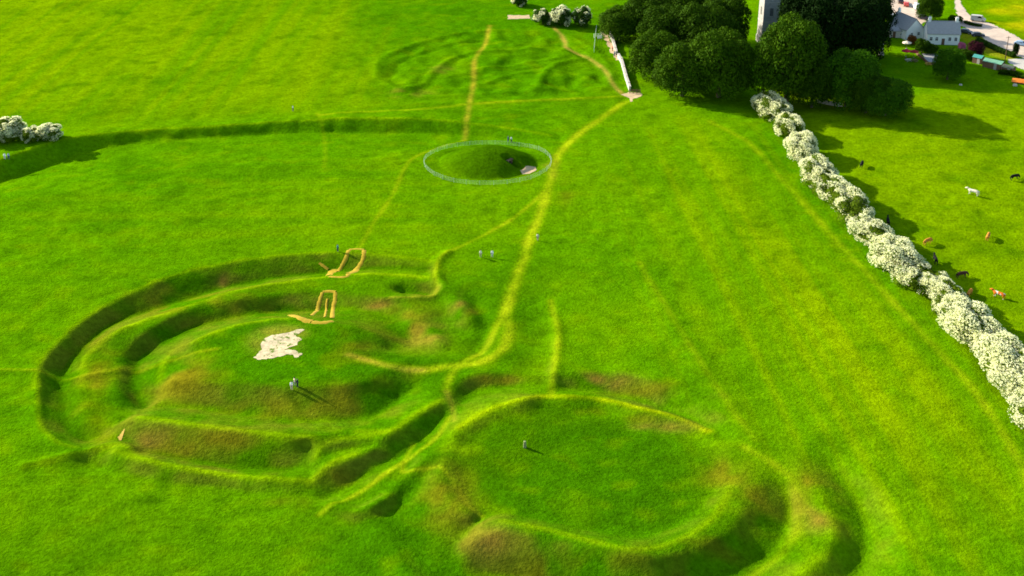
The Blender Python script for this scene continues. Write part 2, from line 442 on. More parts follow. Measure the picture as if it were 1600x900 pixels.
# ---- grass colour, per vertex
def c3(r, g, b): return np.array([r, g, b])
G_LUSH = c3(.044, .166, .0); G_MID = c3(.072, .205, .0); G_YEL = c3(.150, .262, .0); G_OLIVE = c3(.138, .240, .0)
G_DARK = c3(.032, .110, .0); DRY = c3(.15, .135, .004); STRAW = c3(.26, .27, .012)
C = np.zeros((NY, NX, 3)) + G_MID
def mixc(m, col, k=1.0):
    global C
    m = np.clip(m * k, 0, 1)[..., None]; C = C * (1 - m) + col * m
n8 = noise2(8, 11); n3 = noise2(3, 12); n1 = noise2(1.2, 13); n20 = noise2(22, 14)
mixc(polymask([(-400,-300),(560,-300),(600,60),(560,170),(300,178),(0,215),(-300,300)], 9), G_YEL, .8)
mixc(polymask([(-400,-300),(300,-300),(100,150),(-300,260)], 14), G_YEL * 1.06, .5)
mixc(polymask([(560,-100),(1000,-100),(1000,150),(600,172),(570,100)], 6), G_LUSH, .7)
mixc(polymask([(-60,480),(60,540),(-20,760),(200,800),(480,800),(480,1000),(-400,1100)], 6), G_LUSH, .6)
mixc(polymask([(-400,770),(480,800),(700,1100),(-400,1100)], 12), G_DARK, .38)
mixc(polymask([(60,560),(250,420),(480,390),(690,400),(700,580),(480,760),(200,740),(60,680)], 4), G_LUSH*.84, .85)
mixc(polymask([(690,440),(850,380),(870,640),(1100,640),(1200,760),(1350,900),(1600,1000),(500,1000),(480,800),(700,640)], 5), G_LUSH*.88, .9)
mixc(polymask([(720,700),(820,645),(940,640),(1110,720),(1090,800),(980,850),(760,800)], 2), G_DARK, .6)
mixc(polymask([(1040,190),(1160,200),(1330,420),(1500,600),(1640,760),(1640,860),(1480,800),(1300,640),(1220,560),(1090,380)], 9), G_YEL, .95)
mixc(polymask([(1180,300),(1330,440),(1560,670),(1640,800),(1500,760),(1330,610)], 7), c3(.19,.265,0), .6)
mixc(polymask([(1180,150),(1250,250),(1400,410),(1520,560),(1640,690),(1640,880),(1560,690),(1330,440),(1180,250)], 2.2), G_LUSH, .7)
mixc(polymask([(1190,140),(1600,110),(1900,120),(2000,800),(1620,690),(1450,470),(1270,260)], 2), G_OLIVE, .95)
mixc(polymask([(1380,60),(1700,90),(1700,135),(1400,150)], 2), G_MID, .8)
mixc(polymask([(1540,-40),(1800,-40),(1800,90),(1600,60)], 4), c3(.32, .30, .003), .55)
mixc(polymask([(1500,-40),(1800,-40),(1800,70),(1600,58),(1510,26)], 3), G_YEL, .4)
# mottling
mixc(polymask([(1546,60),(1590,78),(1584,96),(1545,86),(1500,60),(1496,44)], 1), c3(.30,.24,.015), .8)
for q in ((1600,12,18,5),(1560,18,20,5),(1590,40,24,7),(1640,30,40,14),(1556,34,12,3)):
    p_ = at0(q[0], q[1]); mixc(np.exp(-((XX-p_.x)/(q[2]/4.6))**2-((YY-p_.y)/(q[3]/1.25))**2) * np.clip(.8+.5*n3,0,1), c3(.50,.42,.003), .85)
for ip in ([(547,394),(567,394),(563,408),(553,420),(543,428),(526,430),(536,420),(545,404)], [(507,460),(521,460),(518,480),(516,499),(492,499),(500,484)]):
    mixc(polymask(ip, .5), c3(.018,.075,.001), .9)
mixc(np.clip(n8 * .5, 0, 1), G_YEL, .18); mixc(np.clip(-n8 * .5, 0, 1), G_LUSH, .35)
mixc(np.clip(n3 * .5, 0, 1), G_YEL, .20); mixc(np.clip(-n3 * .5 - .1, 0, 1), G_DARK, .40)
mixc(np.clip(n1 * .5 - .2, 0, 1), G_OLIVE, .35); mixc(np.clip(-n1 * .5 - .25, 0, 1), G_DARK, .45)
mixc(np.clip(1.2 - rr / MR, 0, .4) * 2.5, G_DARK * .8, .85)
mixc(np.clip(n20 * .4, 0, 1), G_YEL, .25)
# mowing / tractor lines in the open fields: rotated anisotropic noise
def streaks(ang, seed, w=1.2, l=60):
    r = np.random.RandomState(seed); A = r.randn(NY, NX); k0 = np.fft.fftfreq(NY)[:, None] / STEP; k1 = np.fft.rfftfreq(NX)[None] / STEP
    ka = k1 * math.cos(ang) + k0 * math.sin(ang); kb = -k1 * math.sin(ang) + k0 * math.cos(ang)
    B = np.fft.irfft2(np.fft.rfft2(A) * np.exp(-2 * math.pi ** 2 * ((ka * l) ** 2 + (kb * w) ** 2)), s=A.shape); return B / B.std()
a, b = at0(1250,260), at0(1560,690); angR = math.atan2(b.y - a.y, b.x - a.x)
mR = polymask([(980,200),(1170,190),(1600,700),(1640,1000),(1300,900),(1050,560)], 8)
s1 = .7 * streaks(angR, 21) + .7 * streaks(angR, 31, .6, 40); mixc(np.clip(s1 * .6, 0, 1) * mR, c3(.20,.28,0), .28); mixc(np.clip(-s1 * .6, 0, 1) * mR, G_MID, .6)
a, b = at0(300,30), at0(150,190); angL = math.atan2(b.y - a.y, b.x - a.x)
mL = polymask([(-400,-300),(560,-300),(600,60),(560,170),(300,178),(0,215),(-300,300)], 9)
s2 = streaks(angL, 22); s2 = .7 * s2 + .7 * streaks(angL, 32, .7, 40); mixc(np.clip(s2 * .5, 0, 1) * mL, c3(.18,.27,0), .35); mixc(np.clip(-s2 * .5, 0, 1) * mL, G_MID, .6)
s3 = streaks(0.0, 23, 1.5, 30); mC = polymask([(0,300),(300,235),(640,235),(700,300),(680,390),(480,380),(200,430),(0,500)], 8)
mixc(np.clip(s3 * .5, 0, 1) * mC, G_YEL, .25); mixc(np.clip(-s3 * .5, 0, 1) * mC, G_LUSH, .3)
def break_tint(col, w, k, res, n, a=0, b=None, off=0.0):
    P = spline([tuple(c[n]) for c in res[a:b]], .25); D = dist_line(P, w * 3); m = np.exp(-(D / w) ** 2) * np.clip(1 + .3 * (n1 * .6 + n3 * .4), 0, 1.6)
    mixc(np.where(D < w * 2.95, m, 0), col, k)
def trail(col, w, k, *pts, z=0.0, rough=.35, closed=False):
    D = dist_line(world_line(pts, z, closed), w * 3); m = np.exp(-(D / w) ** 2) * np.clip(1 + rough * (n1 * .6 + n3 * .4), 0, 1.6)
    mixc(np.where(D < w * 2.95, m, 0), col, k)
PATH = c3(.26, .34, .003)
trail(PATH, 1.15, .95, (978,158),(945,180),(900,212),(872,240),(860,280),(845,330),(828,370),(815,415),(800,455),(790,490),(795,515),(785,545),(750,565),(705,572),(650,580),(600,578),(565,570))
trail(c3(.34,.26,.02), .8, .6, (660,580),(620,582),(580,574),(545,566))
trail(PATH, .8, .75, (800,470),(775,510),(755,545),(715,572),(700,600),(700,612))
trail(STRAW, .55, .7, (698,612),(706,635),(710,660))
trail(PATH, .7, .6, (860,470),(872,520),(868,560),(863,600),(862,620))
trail(c3(.30,.27,.012), .8, .75, (765,40),(757,70),(742,95),(740,130),(734,160),(726,210))
trail(c3(.30,.24,.03), .75, .85, (865,42),(882,62),(886,75),(920,90),(945,110),(958,132),(975,148))
trail(PATH, .9, .5, (975,150),(900,155),(800,160),(720,165),(640,172),(560,176),(500,182))
trail(PATH, .6, .25, (495,178),(505,200),(508,240),(506,262))
trail(PATH, .6, .45, (725,210),(680,226),(640,250),(610,310),(585,345),(560,390))
trail(PATH, .6, .55, (850,300),(800,340),(740,375),(695,400),(680,425),(682,455),(672,465))
trail(STRAW, .5, .6, (610,466),(650,466),(676,463),(684,448))
trail(PATH, .5, .5, (-20,576),(60,580),(120,582),(190,570),(260,565),(340,556))
trail(PATH, 1.0, .38, (1110,190),(1170,225),(1230,290),(1330,400),(1440,520),(1530,620),(1600,735),(1640,830))
trail(PATH, .8, .3, (1000,412),(1040,480),(1100,575),(1150,650),(1180,690))
trail(PATH, .9, .45, (1165,700),(1230,740),(1250,800),(1225,850),(1160,900))
CREST_LIT = c3(.21, .34, .001)  # worn crest grass, with the banks' sunlit brightness painted into the colour
break_tint(G_DARK * .8, 1.6, .55, FF, 2); break_tint(G_DARK * .8, 1.5, .5, FF, 5, 0, 11); break_tint(G_DARK * .85, 1.6, .4, FN, 3)
trail(c3(.15,.20,.001), 2.4, .6, (160,680),(150,640),(142,600),(150,560)); trail(CREST_LIT, .7, .6, (40,728),(75,720),(120,708),(178,692),(205,700),(240,716), z=.5)
trail(CREST_LIT, .5, .5, (62,585),(60,630),(66,668),(90,692),(120,700))
break_tint(c3(.27, .35, .001), .8, .8, TF, 3, 1, 11); break_tint(CREST_LIT, 2.4, .45, TF, 3, 0, 4)  # bright bank crest, its sunlit edge put into the grass colour
break_tint(CREST_LIT, .8, .55, FF, 3, 3); break_tint(CREST_LIT, .8, .5, FF, 6, 2, 10); break_tint(CREST_LIT, .7, .35, FF, 1, 3)
break_tint(CREST_LIT, 1.3, .6, FN, 2); break_tint(CREST_LIT, .8, .6, FN, 4); break_tint(CREST_LIT, .8, .5, TN, 1, 1, 9); break_tint(CREST_LIT, .6, .4, RR_, 1)
trail(CREST_LIT, 1.0, .65, (560,672),(612,672),(640,653),(692,622), z=1.1)
trail(CREST_LIT, .8, .5, (484,752),(502,736),(525,721),(556,711), z=.6)
trail(CREST_LIT, .8, .5, (492,712),(505,697),(540,686),(580,681), z=.8)
trail(PATH, .5, .4, (500,802),(560,766),(620,726),(680,684),(702,652))
trail(PATH, .45, .3, (645,690),(630,735),(690,735),(730,790),(752,806))
trail(CREST_LIT, 2.5, .4, (1296,775),(1310,825),(1288,868),(1235,905),(1180,940), z=.6)
dry_fringe = at0(436,541); mixc(np.exp(-((XX-dry_fringe.x)/5.2)**4-((YY-dry_fringe.y)/5.6)**4)*np.clip(.7+.5*n1,0,1), c3(.26,.22,.02), .6)
trail(G_DARK, 1.1, .6, (330,55),(345,50),(362,52))
trail(PATH, .5, .55, (500,800),(560,766),(620,726),(680,684),(702,652))
trail(PATH, .45, .45, (645,690),(630,735),(690,735),(730,790),(752,806))
# trodden strips round the two fenced erosion plots
STR2 = c3(.50, .36, .035)
# dry / brown rough grass on the steep banks, plus painted shade on one near bank
sl = np.hypot(*np.gradient(smooth_fft(Z, 1.2), STEP))
rough_area = polymask([(20,560),(250,380),(520,370),(720,420),(860,560),(1120,600),(1380,740),(1400,1000),(480,1000),(440,790),(120,760)], 5)
mixc(np.clip((sl - .16) * 4, 0, 1) * rough_area * np.clip(.55 + .35 * n3 + .25 * n1, 0, 1), c3(.105, .125, .006), .8)
def dry_shade(px, py, rx, ry, k, col=None):
    p = at(px, py); q = at(px + rx, py); e = at(px, py - ry); Rx = max(1, abs(q.x - p.x)); Ry = max(1, abs(e.y - p.y))
    m = np.exp(-(((XX - p.x) / Rx) ** 2 + ((YY - p.y) / Ry) ** 2)) * np.clip(.75 + .35 * n3 + .5 * n1, 0, 1.3)
    mixc(m, DRY if col is None else col, k)
OR = c3(.26, .15, .02)
for a in [(290,590,45,22,.75),(430,640,90,20,.5),(540,620,50,30,.5),(330,690,110,22,.65),(230,685,25,15,.6,OR),(320,470,120,10,.5),(470,470,40,8,.45,OR),(150,590,30,40,.45),
          (640,505,45,30,.55),(720,478,10,16,.7,OR),(735,492,12,10,.5),(590,478,20,5,.5,OR),(765,842,36,20,.5,OR),(700,770,45,50,.6),(900,885,130,26,.8,c3(.085,.10,.002)),(1110,860,60,26,.6,c3(.07,.09,.002)),(1130,740,40,30,.6),(1180,790,30,40,.6),  # the darkest olive patches deepen the near bank's slope shade in colour
          (1040,668,45,10,.6,OR),(1000,655,30,8,.4),(930,597,50,12,.7,OR),(1010,610,60,12,.45),(780,594,35,8,.6),(1280,780,35,50,.5),(1262,755,10,14,.6),(1275,815,18,22,.5,OR),(520,745,40,16,.5),
          (440,785,60,8,.35),(650,530,20,25,.3,OR),(550,540,40,20,.35),(900,640,40,7,.4),(150,540,40,12,.3),(1070,623,40,9,.5,OR),(680,520,18,20,.4,OR),(348,440,8,10,.5,OR),(640,145,30,10,.35,OR),
          (690,108,16,7,.4,OR),(885,300,14,20,.3),(860,262,10,14,.4,OR)]:
    dry_shade(*a)
C = np.clip(C, .0002, .9)

# ---- one ground sheet: fine grid in the middle, growing cells out to the horizon
def ext(v0, v1, n=NX):
    g = [12 * (1.55 ** k) for k in range(14)]; return np.cumsum(g)
ex = ext(0, 0)
gx = np.concatenate([X0 - ex[::-1], xs, X1 + ex]); gy = np.concatenate([Y0 - ex[::-1], ys, Y1 + ex]); ne = len(ex)
GX, GY = np.meshgrid(gx, gy); GZ = np.pad(Z, ne); CC = np.pad(C, ((ne, ne), (ne, ne), (0, 0)), mode='edge')
ny, nx = GX.shape
me = bpy.data.meshes.new('ground'); co = np.stack([GX, GY, GZ], -1).astype(np.float32)
me.vertices.add(nx * ny); me.vertices.foreach_set('co', co.ravel())
idx = np.arange(nx * ny).reshape(ny, nx); Q = np.stack([idx[:-1, :-1], idx[:-1, 1:], idx[1:, 1:], idx[1:, :-1]], -1).reshape(-1, 4).astype(np.int32)
me.loops.add(Q.size); me.loops.foreach_set('vertex_index', Q.ravel()); me.polygons.add(len(Q))
me.polygons.foreach_set('loop_start', np.arange(len(Q), dtype=np.int32) * 4); me.polygons.foreach_set('loop_total', np.full(len(Q), 4, dtype=np.int32))
me.polygons.foreach_set('use_smooth', np.ones(len(Q), bool)); me.update(calc_edges=True)
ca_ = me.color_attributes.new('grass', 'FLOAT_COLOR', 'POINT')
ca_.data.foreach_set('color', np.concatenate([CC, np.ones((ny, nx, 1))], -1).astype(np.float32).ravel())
gm, t, p = newmat('grass'); p.inputs['Roughness'].default_value = .95; p.inputs['Specular IOR Level'].default_value = 0
at_ = t.nodes.new('ShaderNodeAttribute'); at_.attribute_name = 'grass'
geo = t.nodes.new('ShaderNodeNewGeometry')
def nnode(scale, detail=4, rough=.6):
    n = t.nodes.new('ShaderNodeTexNoise'); n.inputs['Scale'].default_value = scale; n.inputs['Detail'].default_value = detail; n.inputs['Roughness'].default_value = rough
    t.links.new(geo.outputs['Position'], n.inputs['Vector']); return n
nA = nnode(1.1, 5, .7); nB = nnode(.35, 3)
mr = t.nodes.new('ShaderNodeMapRange'); mr.inputs[1].default_value = .3; mr.inputs[2].default_value = .7; mr.inputs[3].default_value = .68; mr.inputs[4].default_value = 1.32
t.links.new(nA.outputs['Fac'], mr.inputs[0])
mr2 = t.nodes.new('ShaderNodeMapRange'); mr2.inputs[1].default_value = .3; mr2.inputs[2].default_value = .7; mr2.inputs[3].default_value = .88; mr2.inputs[4].default_value = 1.12
t.links.new(nB.outputs['Fac'], mr2.inputs[0])
mm = t.nodes.new('ShaderNodeMath'); mm.operation = 'MULTIPLY'; t.links.new(mr.outputs[0], mm.inputs[0]); t.links.new(mr2.outputs[0], mm.inputs[1])
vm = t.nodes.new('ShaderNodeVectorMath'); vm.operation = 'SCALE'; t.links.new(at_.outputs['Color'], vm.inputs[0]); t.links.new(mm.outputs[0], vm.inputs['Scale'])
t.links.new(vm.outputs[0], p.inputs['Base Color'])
nC = nnode(1.7, 4, .65); bp = t.nodes.new('ShaderNodeBump'); bp.inputs['Strength'].default_value = .7; bp.inputs['Distance'].default_value = .35
t.links.new(nC.outputs['Fac'], bp.inputs['Height']); t.links.new(bp.outputs[0], p.inputs['Normal'])
tag(obj('ground', me, gm), kind='structure')

def sheet(name, pts, m, lift=.03, step=.5, ragged=0.0, seed=1, px=True):
    """a flat patch draped on the ground; outline in ground points, optionally ragged"""
    P = [at(*q) for q in pts] if px else pts
    x0, x1 = min(q.x for q in P) - 1, max(q.x for q in P) + 1; y0, y1 = min(q.y for q in P) - 1, max(q.y for q in P) + 1
    ax = np.arange(x0, x1, step); ay = np.arange(y0, y1, step); AX, AY = np.meshgrid(ax, ay)
    r = np.random.RandomState(seed); nz = 0
    if ragged:
        for s_, k_ in ((5, .5), (2, .35), (.8, .2)):
            A = r.randn(*AX.shape); A = smooth_fft(A, s_ * .25 / step + .3); nz = nz + k_ * A / A.std()
    ins = np.zeros(AX.shape, bool); D = np.full(AX.shape, 1e9); n = len(P)
    for i in range(n):
        a, b = P[i], P[(i + 1) % n]
        if a.y != b.y: ins ^= ((a.y > AY) != (b.y > AY)) & (AX < (b.x - a.x) * (AY - a.y) / (b.y - a.y) + a.x)
        dx, dy = b.x - a.x, b.y - a.y; tt = np.clip(((AX - a.x) * dx + (AY - a.y) * dy) / max(1e-6, dx * dx + dy * dy), 0, 1)
        D = np.minimum(D, np.hypot(AX - a.x - tt * dx, AY - a.y - tt * dy))
    keep = np.where(ins, D, -D) + ragged * nz > 0
    vid = {}; mb = MB()
    def vv(j, i):
        if (j, i) not in vid:
            vid[(j, i)] = len(mb.v); x, y = float(ax[i]), float(ay[j]); mb.v.append((x, y, H(x, y) + lift))
        return vid[(j, i)]
    for j in range(len(ay) - 1):
        for i in range(len(ax) - 1):
            if keep[j, i]: mb.f.append((vv(j, i), vv(j, i + 1), vv(j + 1, i + 1), vv(j + 1, i)))
    o = mb.build(name, m, smooth=True); return tag(o, kind='structure')
sheet('bare_soil', [(400,558),(408,546),(411,532),(422,523),(446,521),(470,516),(459,526),(468,530),(458,534),(467,539),(450,543),(445,547),(460,547),(470,553),(462,557),(448,553),(438,558),(420,561),(404,561)], M['chalk'], .035, .11, .4, 4)
sheet('bare_soil', [(970,148),(985,145),(1001,146),(998,152),(986,158),(980,154)], M['soil'], .035, .25, .5, 5)
sheet('bare_soil', [(792,24),(826,24),(828,29),(794,30)], M['soil'], .035, .25, .4, 6)
sheet('bare_soil', [(810,266),(820,260),(836,261),(838,267),(828,272),(816,273)], M['soil'], .05, .2, .15, 7)
sheet('bare_soil', [(184,684),(190,674),(195,670),(192,682),(187,688)], M['timber'], .04, .2, .2, 8)
sheet('gravel_path', [(938,50),(943,48),(962,78),(968,92),(962,95),(950,72)], M['soil'], .035, .3, .4, 9)
sheet('road', [(1489,-12),(1498,-12),(1500,6),(1516,28),(1550,38),(1600,64),(1680,100),(1680,120),(1594,90),(1568,78),(1540,64),(1510,46),(1494,36),(1494,20)], M['gravel'], .03, .5, .25, 10)
sheet('gravel_yard', [(1392,-10),(1432,-10),(1434,22),(1446,34),(1438,38),(1392,40)], M['gravel'], .03, .5, .2, 11)
sheet('gravel_drive', [(1574,93),(1640,92),(1640,122),(1596,108),(1576,100)], M['palestone'], .03, .5, .2, 12)
sheet('paved_terrace', [(1440,84),(1464,84),(1466,98),(1448,98)], M['slate'], .03, .5, 0, 13)
#PART2
# ------------------------------------------------------------------ trees and shrubs
def crown_quads(seed, n, size, lobes, radii, low=.0, jit=.45, ls=(.24, .18), core=.7, flat=.55):
    """leaf-clump quads spread over rounded lobes that fill a crown of half sizes radii, its foot near z=0"""
    r = np.random.RandomState(seed); R = np.array(radii); c0 = np.array([0, 0, R[2] * (1 + low)])
    LB = []
    for i in range(lobes):
        zz = -.95 + 1.85 * ((i + .5) / lobes); a = i * 2.39996 + r.rand() * .6; rad = math.sqrt(max(0.02, 1 - zz * zz)) * (.66 + .12 * r.rand())
        if zz < 0: rad = max(rad, .62 + .1 * r.rand())
        LB.append((np.array([math.cos(a) * rad, math.sin(a) * rad, zz * .74]), ls[0] + ls[1] * r.rand()))
    LB.append((np.array([0, 0, .0]), core)); LB.append((np.array([0, 0, -.35]), core))
    V = []; per = np.array([l[1] ** 2 for l in LB]); per[-2:] *= .35; per = (per / per.sum() * n).astype(int)
    for (c, s), k in zip(LB, per):
        d = r.randn(k, 3); d /= np.linalg.norm(d, axis=1)[:, None]; d[:, 2] = np.where(d[:, 2] < -.45, -d[:, 2], d[:, 2])
        shell = s * (1 - .22 * r.rand(k) ** 2 + .06 * r.randn(k))
        P = (c + d * shell[:, None]) * R + c0
        keep = P[:, 2] > .2; P = P[keep]; d = d[keep]; kk = len(P)
        nrm = d * R.mean() / R + r.randn(kk, 3) * jit; nrm /= np.linalg.norm(nrm, axis=1)[:, None]
        a = np.cross(nrm, r.randn(kk, 3)); a /= np.linalg.norm(a, axis=1)[:, None]; b = np.cross(nrm, a)
        sz = (size * (.6 + .8 * r.rand(kk)))[:, None]; a *= sz; b *= sz * .75
        V.append(np.stack([P - a, P - b * .9, P + a, P + b], 1))
    return np.concatenate(V), LB
def trunk_mesh(seed, h, rad, spread):
    r = random.Random(seed); mb = MB()
    mb.tube([(0, 0, -.3), (.05 * rad, 0, h * .25), (0, .1 * rad, h * .5), (.1 * rad, 0, h * .78)], [rad * 1.25, rad * .85, rad * .6, rad * .2], 8)
    for k in range(7):
        a = k * 2.4 + r.random(); z0 = h * (.22 + .06 * k); L_ = spread * (.55 + .3 * r.random())
        mb.tube([(0, 0, z0), (math.cos(a) * L_ * .5, math.sin(a) * L_ * .5, z0 + L_ * .35), (math.cos(a) * L_, math.sin(a) * L_, z0 + L_ * .75)], [rad * .45, rad * .28, rad * .08], 6)
    return mb.mesh('trunk')
# unit-ish prototypes' meshes: (crown mesh, trunk mesh) sized 10 m wide and 10 m tall, scaled per tree
CROWN = {}; TRUNK = {}
for k in range(4):
    V, _ = crown_quads(100 + k, 22000, .15, 40, (5, 5, 4.9), low=.02)
    CROWN['broad', k] = quads_mesh('crown', V); TRUNK['broad', k] = trunk_mesh(k, 8.5, .32, 4.2)
for k in range(3):
    V, _ = crown_quads(200 + k, 9000, .24, 30, (5, 5, 4.9), ls=(.18, .26))
    CROWN['shrub', k] = quads_mesh('crown', V); TRUNK['shrub', k] = trunk_mesh(20 + k, 7.5, .3, 4.2)
def tree(name, px, py, h, w, kind, k, leaf, label, cat='tree', group=None, rz=0, dx=0, dy=0):
    p = at(px, py); p.x += dx; p.y += dy; p.z = H(p.x, p.y) - .1
    e = empty(name, p, rz, (w / 10, w / 10, h / 10)); tag(e, label, cat, group)
    cm = CROWN[kind, k]
    if cm.materials: cm = cm.copy(); cm.materials.clear()
    obj('trunk', TRUNK[kind, k], M['bark'], e); obj('crown', cm, leaf, e)
    return e
GT = 'trees of the churchyard wood'
for a in [
 (1022,122,15,15,0,'leaf_mid','rounded green tree at the left front of the wood, just behind the trodden gateway'),
 (1066,150,16,17,1,'leaf_mid','broad green front tree of the wood, its crown lowest towards the open grass'),
 (1122,152,21,19,2,'leaf_mid','tallest broad green tree at the front of the wood, left of the church tower'),
 (1040,96,18,18,3,'leaf','broad green tree behind the rounded tree above the gateway'),
 (1098,104,20,19,0,'leaf','big green tree in the second row of the wood, behind the tallest front tree'),
 (968,62,11,14,1,'leaf_mid','low spreading tree at the wood\'s far left end, above the pale wall'),
 (1010,60,16,17,2,'leaf','green tree at the back of the wood beside the low spreading end tree'),
 (1072,62,18,19,3,'leaf','green tree at the back of the wood behind the big second row tree'),
 (1128,84,20,17,1,'leaf','dark green tree at the back of the wood, left of the church tower gap'),
 (1228,160,25,20,3,'leaf_mid','huge broad tree before the church tower, at the head of the blossom hedge'),
 (1268,168,15,12,2,'leaf','dark rounded tree tucked under the right side of the huge tree'),
 (1322,166,17,17,0,'leaf_bright','bright green spreading tree right of the low pale wall'),
 (1382,180,11,14,2,'leaf_bright','low lime green tree at the wood\'s right corner on the pasture'),
 (1352,176,12,12,1,'leaf','dark green tree between the bright spreading tree and the lime green corner tree')]:
    tree('broadleaf_tree', a[0], a[1], a[2], a[3], 'broad', a[4], M[a[5]], a[6], group=GT, rz=a[0] % 6)
GY = 'dark yew trees behind the church'
for a in [(1250,86,21,15,0,'near black evergreen standing immediately right of the church tower'),
 (1284,98,22,20,1,'near black evergreen behind the pale leaning gravestone'),
 (1326,100,22,19,2,'near black evergreen in the middle of the dark group, above the bright green tree'),
 (1352,86,20,15,3,'near black evergreen at the right edge of the dark group beside the pale yard'),
 (1262,40,20,20,2,'near black evergreen at the back, right of the tower top'),
 (1312,44,21,22,3,'near black evergreen at the back centre of the dark group'),
 (1350,40,20,17,0,'near black evergreen at the back right, behind the parked cars')]:
    tree('evergreen_tree', a[0], a[1], a[2], a[3], 'broad', a[4], M['leaf_dark'], a[5], group=GY, rz=a[0] % 5)
tree('round_tree', 1480, 124, 10.2, 9.6, 'broad', 2, M['leaf_bright'], 'single round green tree standing alone on the grass below the white house')
tree('garden_tree', 1452, 31, 9, 9, 'broad', 1, M['leaf'], 'green garden tree behind the two white houses')
tree('copper_tree', 1523, 90, 5.6, 5, 'shrub', 0, M['leaf_red'], 'small dark purple copper tree beside the lane')
tree('rust_shrub', 1424, 70, 3.4, 3.2, 'shrub', 1, M['leaf_rust'], 'rust brown shrub against the white gable', 'shrub')
tree('garden_shrub', 1440, 82, 4.5, 5, 'shrub', 2, M['leaf'], 'green shrub in the garden under the white gable', 'shrub')
tree('garden_shrub', 1455, 84, 3.5, 4, 'shrub', 0, M['leaf'], 'dark green shrub below the long white wall with windows', 'shrub')
tree('garden_shrub', 1512, 92, 3.2, 6, 'shrub', 1, M['leaf'], 'dark green shrub between the round tree and the copper tree', 'shrub')
tree('flowering_shrub', 1502, 77, 2.4, 2.6, 'shrub', 2, M['pink'], 'pink flowering shrub at the right corner of the white house', 'shrub')
tree('conifer', 1586, 86, 4.2, 2.0, 'shrub', 0, M['leaf_dark'], 'small pointed dark green conifer at the edge of the lane')
tree('garden_shrub', 1492, 34, 2.4, 5, 'shrub', 1, M['leaf'], 'green shrub behind the slate roof beside the farm track', 'shrub')

_a, _b = at(1205,182), at(1590,610); HDIR = math.atan2(_b.y - _a.y, _b.x - _a.x)
GH = 'hawthorns in blossom along the field boundary'
SEAM = {}
def blossom_mesh(k, n, frac_seed, cover):
    r = np.random.RandomState(frac_seed); V, _ = crown_quads(200 + k, n, .20, 30, (5, 5, 4.9), ls=(.18, .26), jit=1.5)
    V = V * 1.0; c = V.mean(1); ph = r.rand(6, 3) * 6.28; fr = r.randn(6, 3) * .85
    f = sum(np.sin((c * fr[i]).sum(1) + ph[i, 0]) for i in range(6)) + 3.5 * np.clip(2.2 - c[:, 2], 0, 2.2); th = np.quantile(f - .10 * c[:, 2] , cover)
    keep = (f - .10 * c[:, 2] + r.randn(len(c)) * .35) < th
    c0 = np.array([0, 0, 4.8]); V = V[keep]; cc = V.mean(1, keepdims=True); V = V + (cc - c0) * np.array([.09, .09, .09])
    return quads_mesh('blossom', V)
BL = {(k, cv): blossom_mesh(k, 14000, 7 + 3 * k + int(cv * 10), cv) for k in range(3) for cv in (.18, .45, .65, .9)}
def haw(px, py, h, w, k, cover, label, group=GH, leaf='leaf_haw', rz=None, name='hawthorn'):
    h *= 1.06; w *= .93; q = random.Random(px); along = 1.85 if group == GH else 1.15
    rz = HDIR + q.uniform(-.25, .25) + (math.pi if q.random() < .5 else 0)
    e = tree(name, px, py, h, w, 'shrub', k, M[leaf], label, 'hawthorn', group, rz=rz)
    e.scale = (w / 10 * along * q.uniform(.92, 1.1), w / 10 * q.uniform(.92, 1.12), h / 10 * q.uniform(.9, 1.1))
    obj('blossom', BL[k, cover], M['bloom'], e); return e
for i, a in enumerate([
 (1205,182,5.6,8.5,0,.65,'pale blossomed hawthorn at the top end of the hedge, under the huge churchyard tree'),
 (1186,170,3.4,4.5,1,.65,'small pale hawthorn poking out left of the hedge top'),
 (1231,213,5.5,8.2,1,.45,'white hawthorn second down from the hedge top'),
 (1250,244,5.2,8.0,2,.9,'densely white hawthorn above the first clear bend of the hedge'),
 (1276,285,5.6,8.6,0,.65,'hawthorn with a green hollow in its blossom, level with the upper black cow'),
 (1298,312,5.0,7.6,1,.45,'creamy hawthorn just below the one with a green hollow'),
 (1326,340,5.6,8.6,2,.45,'mostly green hawthorn with a few white sprays, level with the white cow'),
 (1359,378,5.2,7.0,0,.65,'narrow white hawthorn beside the black cow in the hedge shade'),
 (1394,418,5.4,8.4,1,.9,'bright white rounded hawthorn left of the orange cow'),
 (1424,440,5.0,7.6,0,.45,'white hawthorn with green fringe directly below the bright rounded one'),
 (1456,458,4.6,7.4,2,.45,'green hawthorn speckled with blossom beside the dark brown cow'),
 (1480,478,4.4,6.6,1,.45,'thinly flowered green hawthorn in the lower middle of the hedge'),
 (1474,486,3.6,5.0,0,.65,'low white hawthorn on the field side below the thinly flowered one'),
 (1512,524,6.0,9.6,2,.9,'large snow white hawthorn, the widest dome in the hedge'),
 (1544,548,4.8,7.4,0,.45,'green and white hawthorn filling the dip below the widest dome'),
 (1576,588,6.2,9.4,1,.9,'tall white hawthorn near the right edge where the hedge turns down'),
 (1598,622,5.4,8.6,0,.9,'dense white hawthorn cut by the right edge of the view'),
 (1622,668,5.2,8.6,2,.65,'white hawthorn last in the hedge at the lower right edge')]):
    haw(*a)
GLF = 'hawthorns above the long bank on the left'
haw(18, 216, 5.2, 8.6, 1, .65, 'big cream blossomed hawthorn at the left edge above the long bank', GLF)
haw(50, 219, 3.6, 5.6, 0, .45, 'low green hawthorn between the two cream ones on the left', GLF)
haw(78, 217, 4.0, 6.4, 2, .65, 'cream hawthorn with a pointed top, right hand of the left group', GLF)
haw(-10, 222, 4.6, 6.6, 2, .65, 'half hidden pale hawthorn cut off by the left edge', GLF)
GTP = 'hawthorns at the top beside the wood'
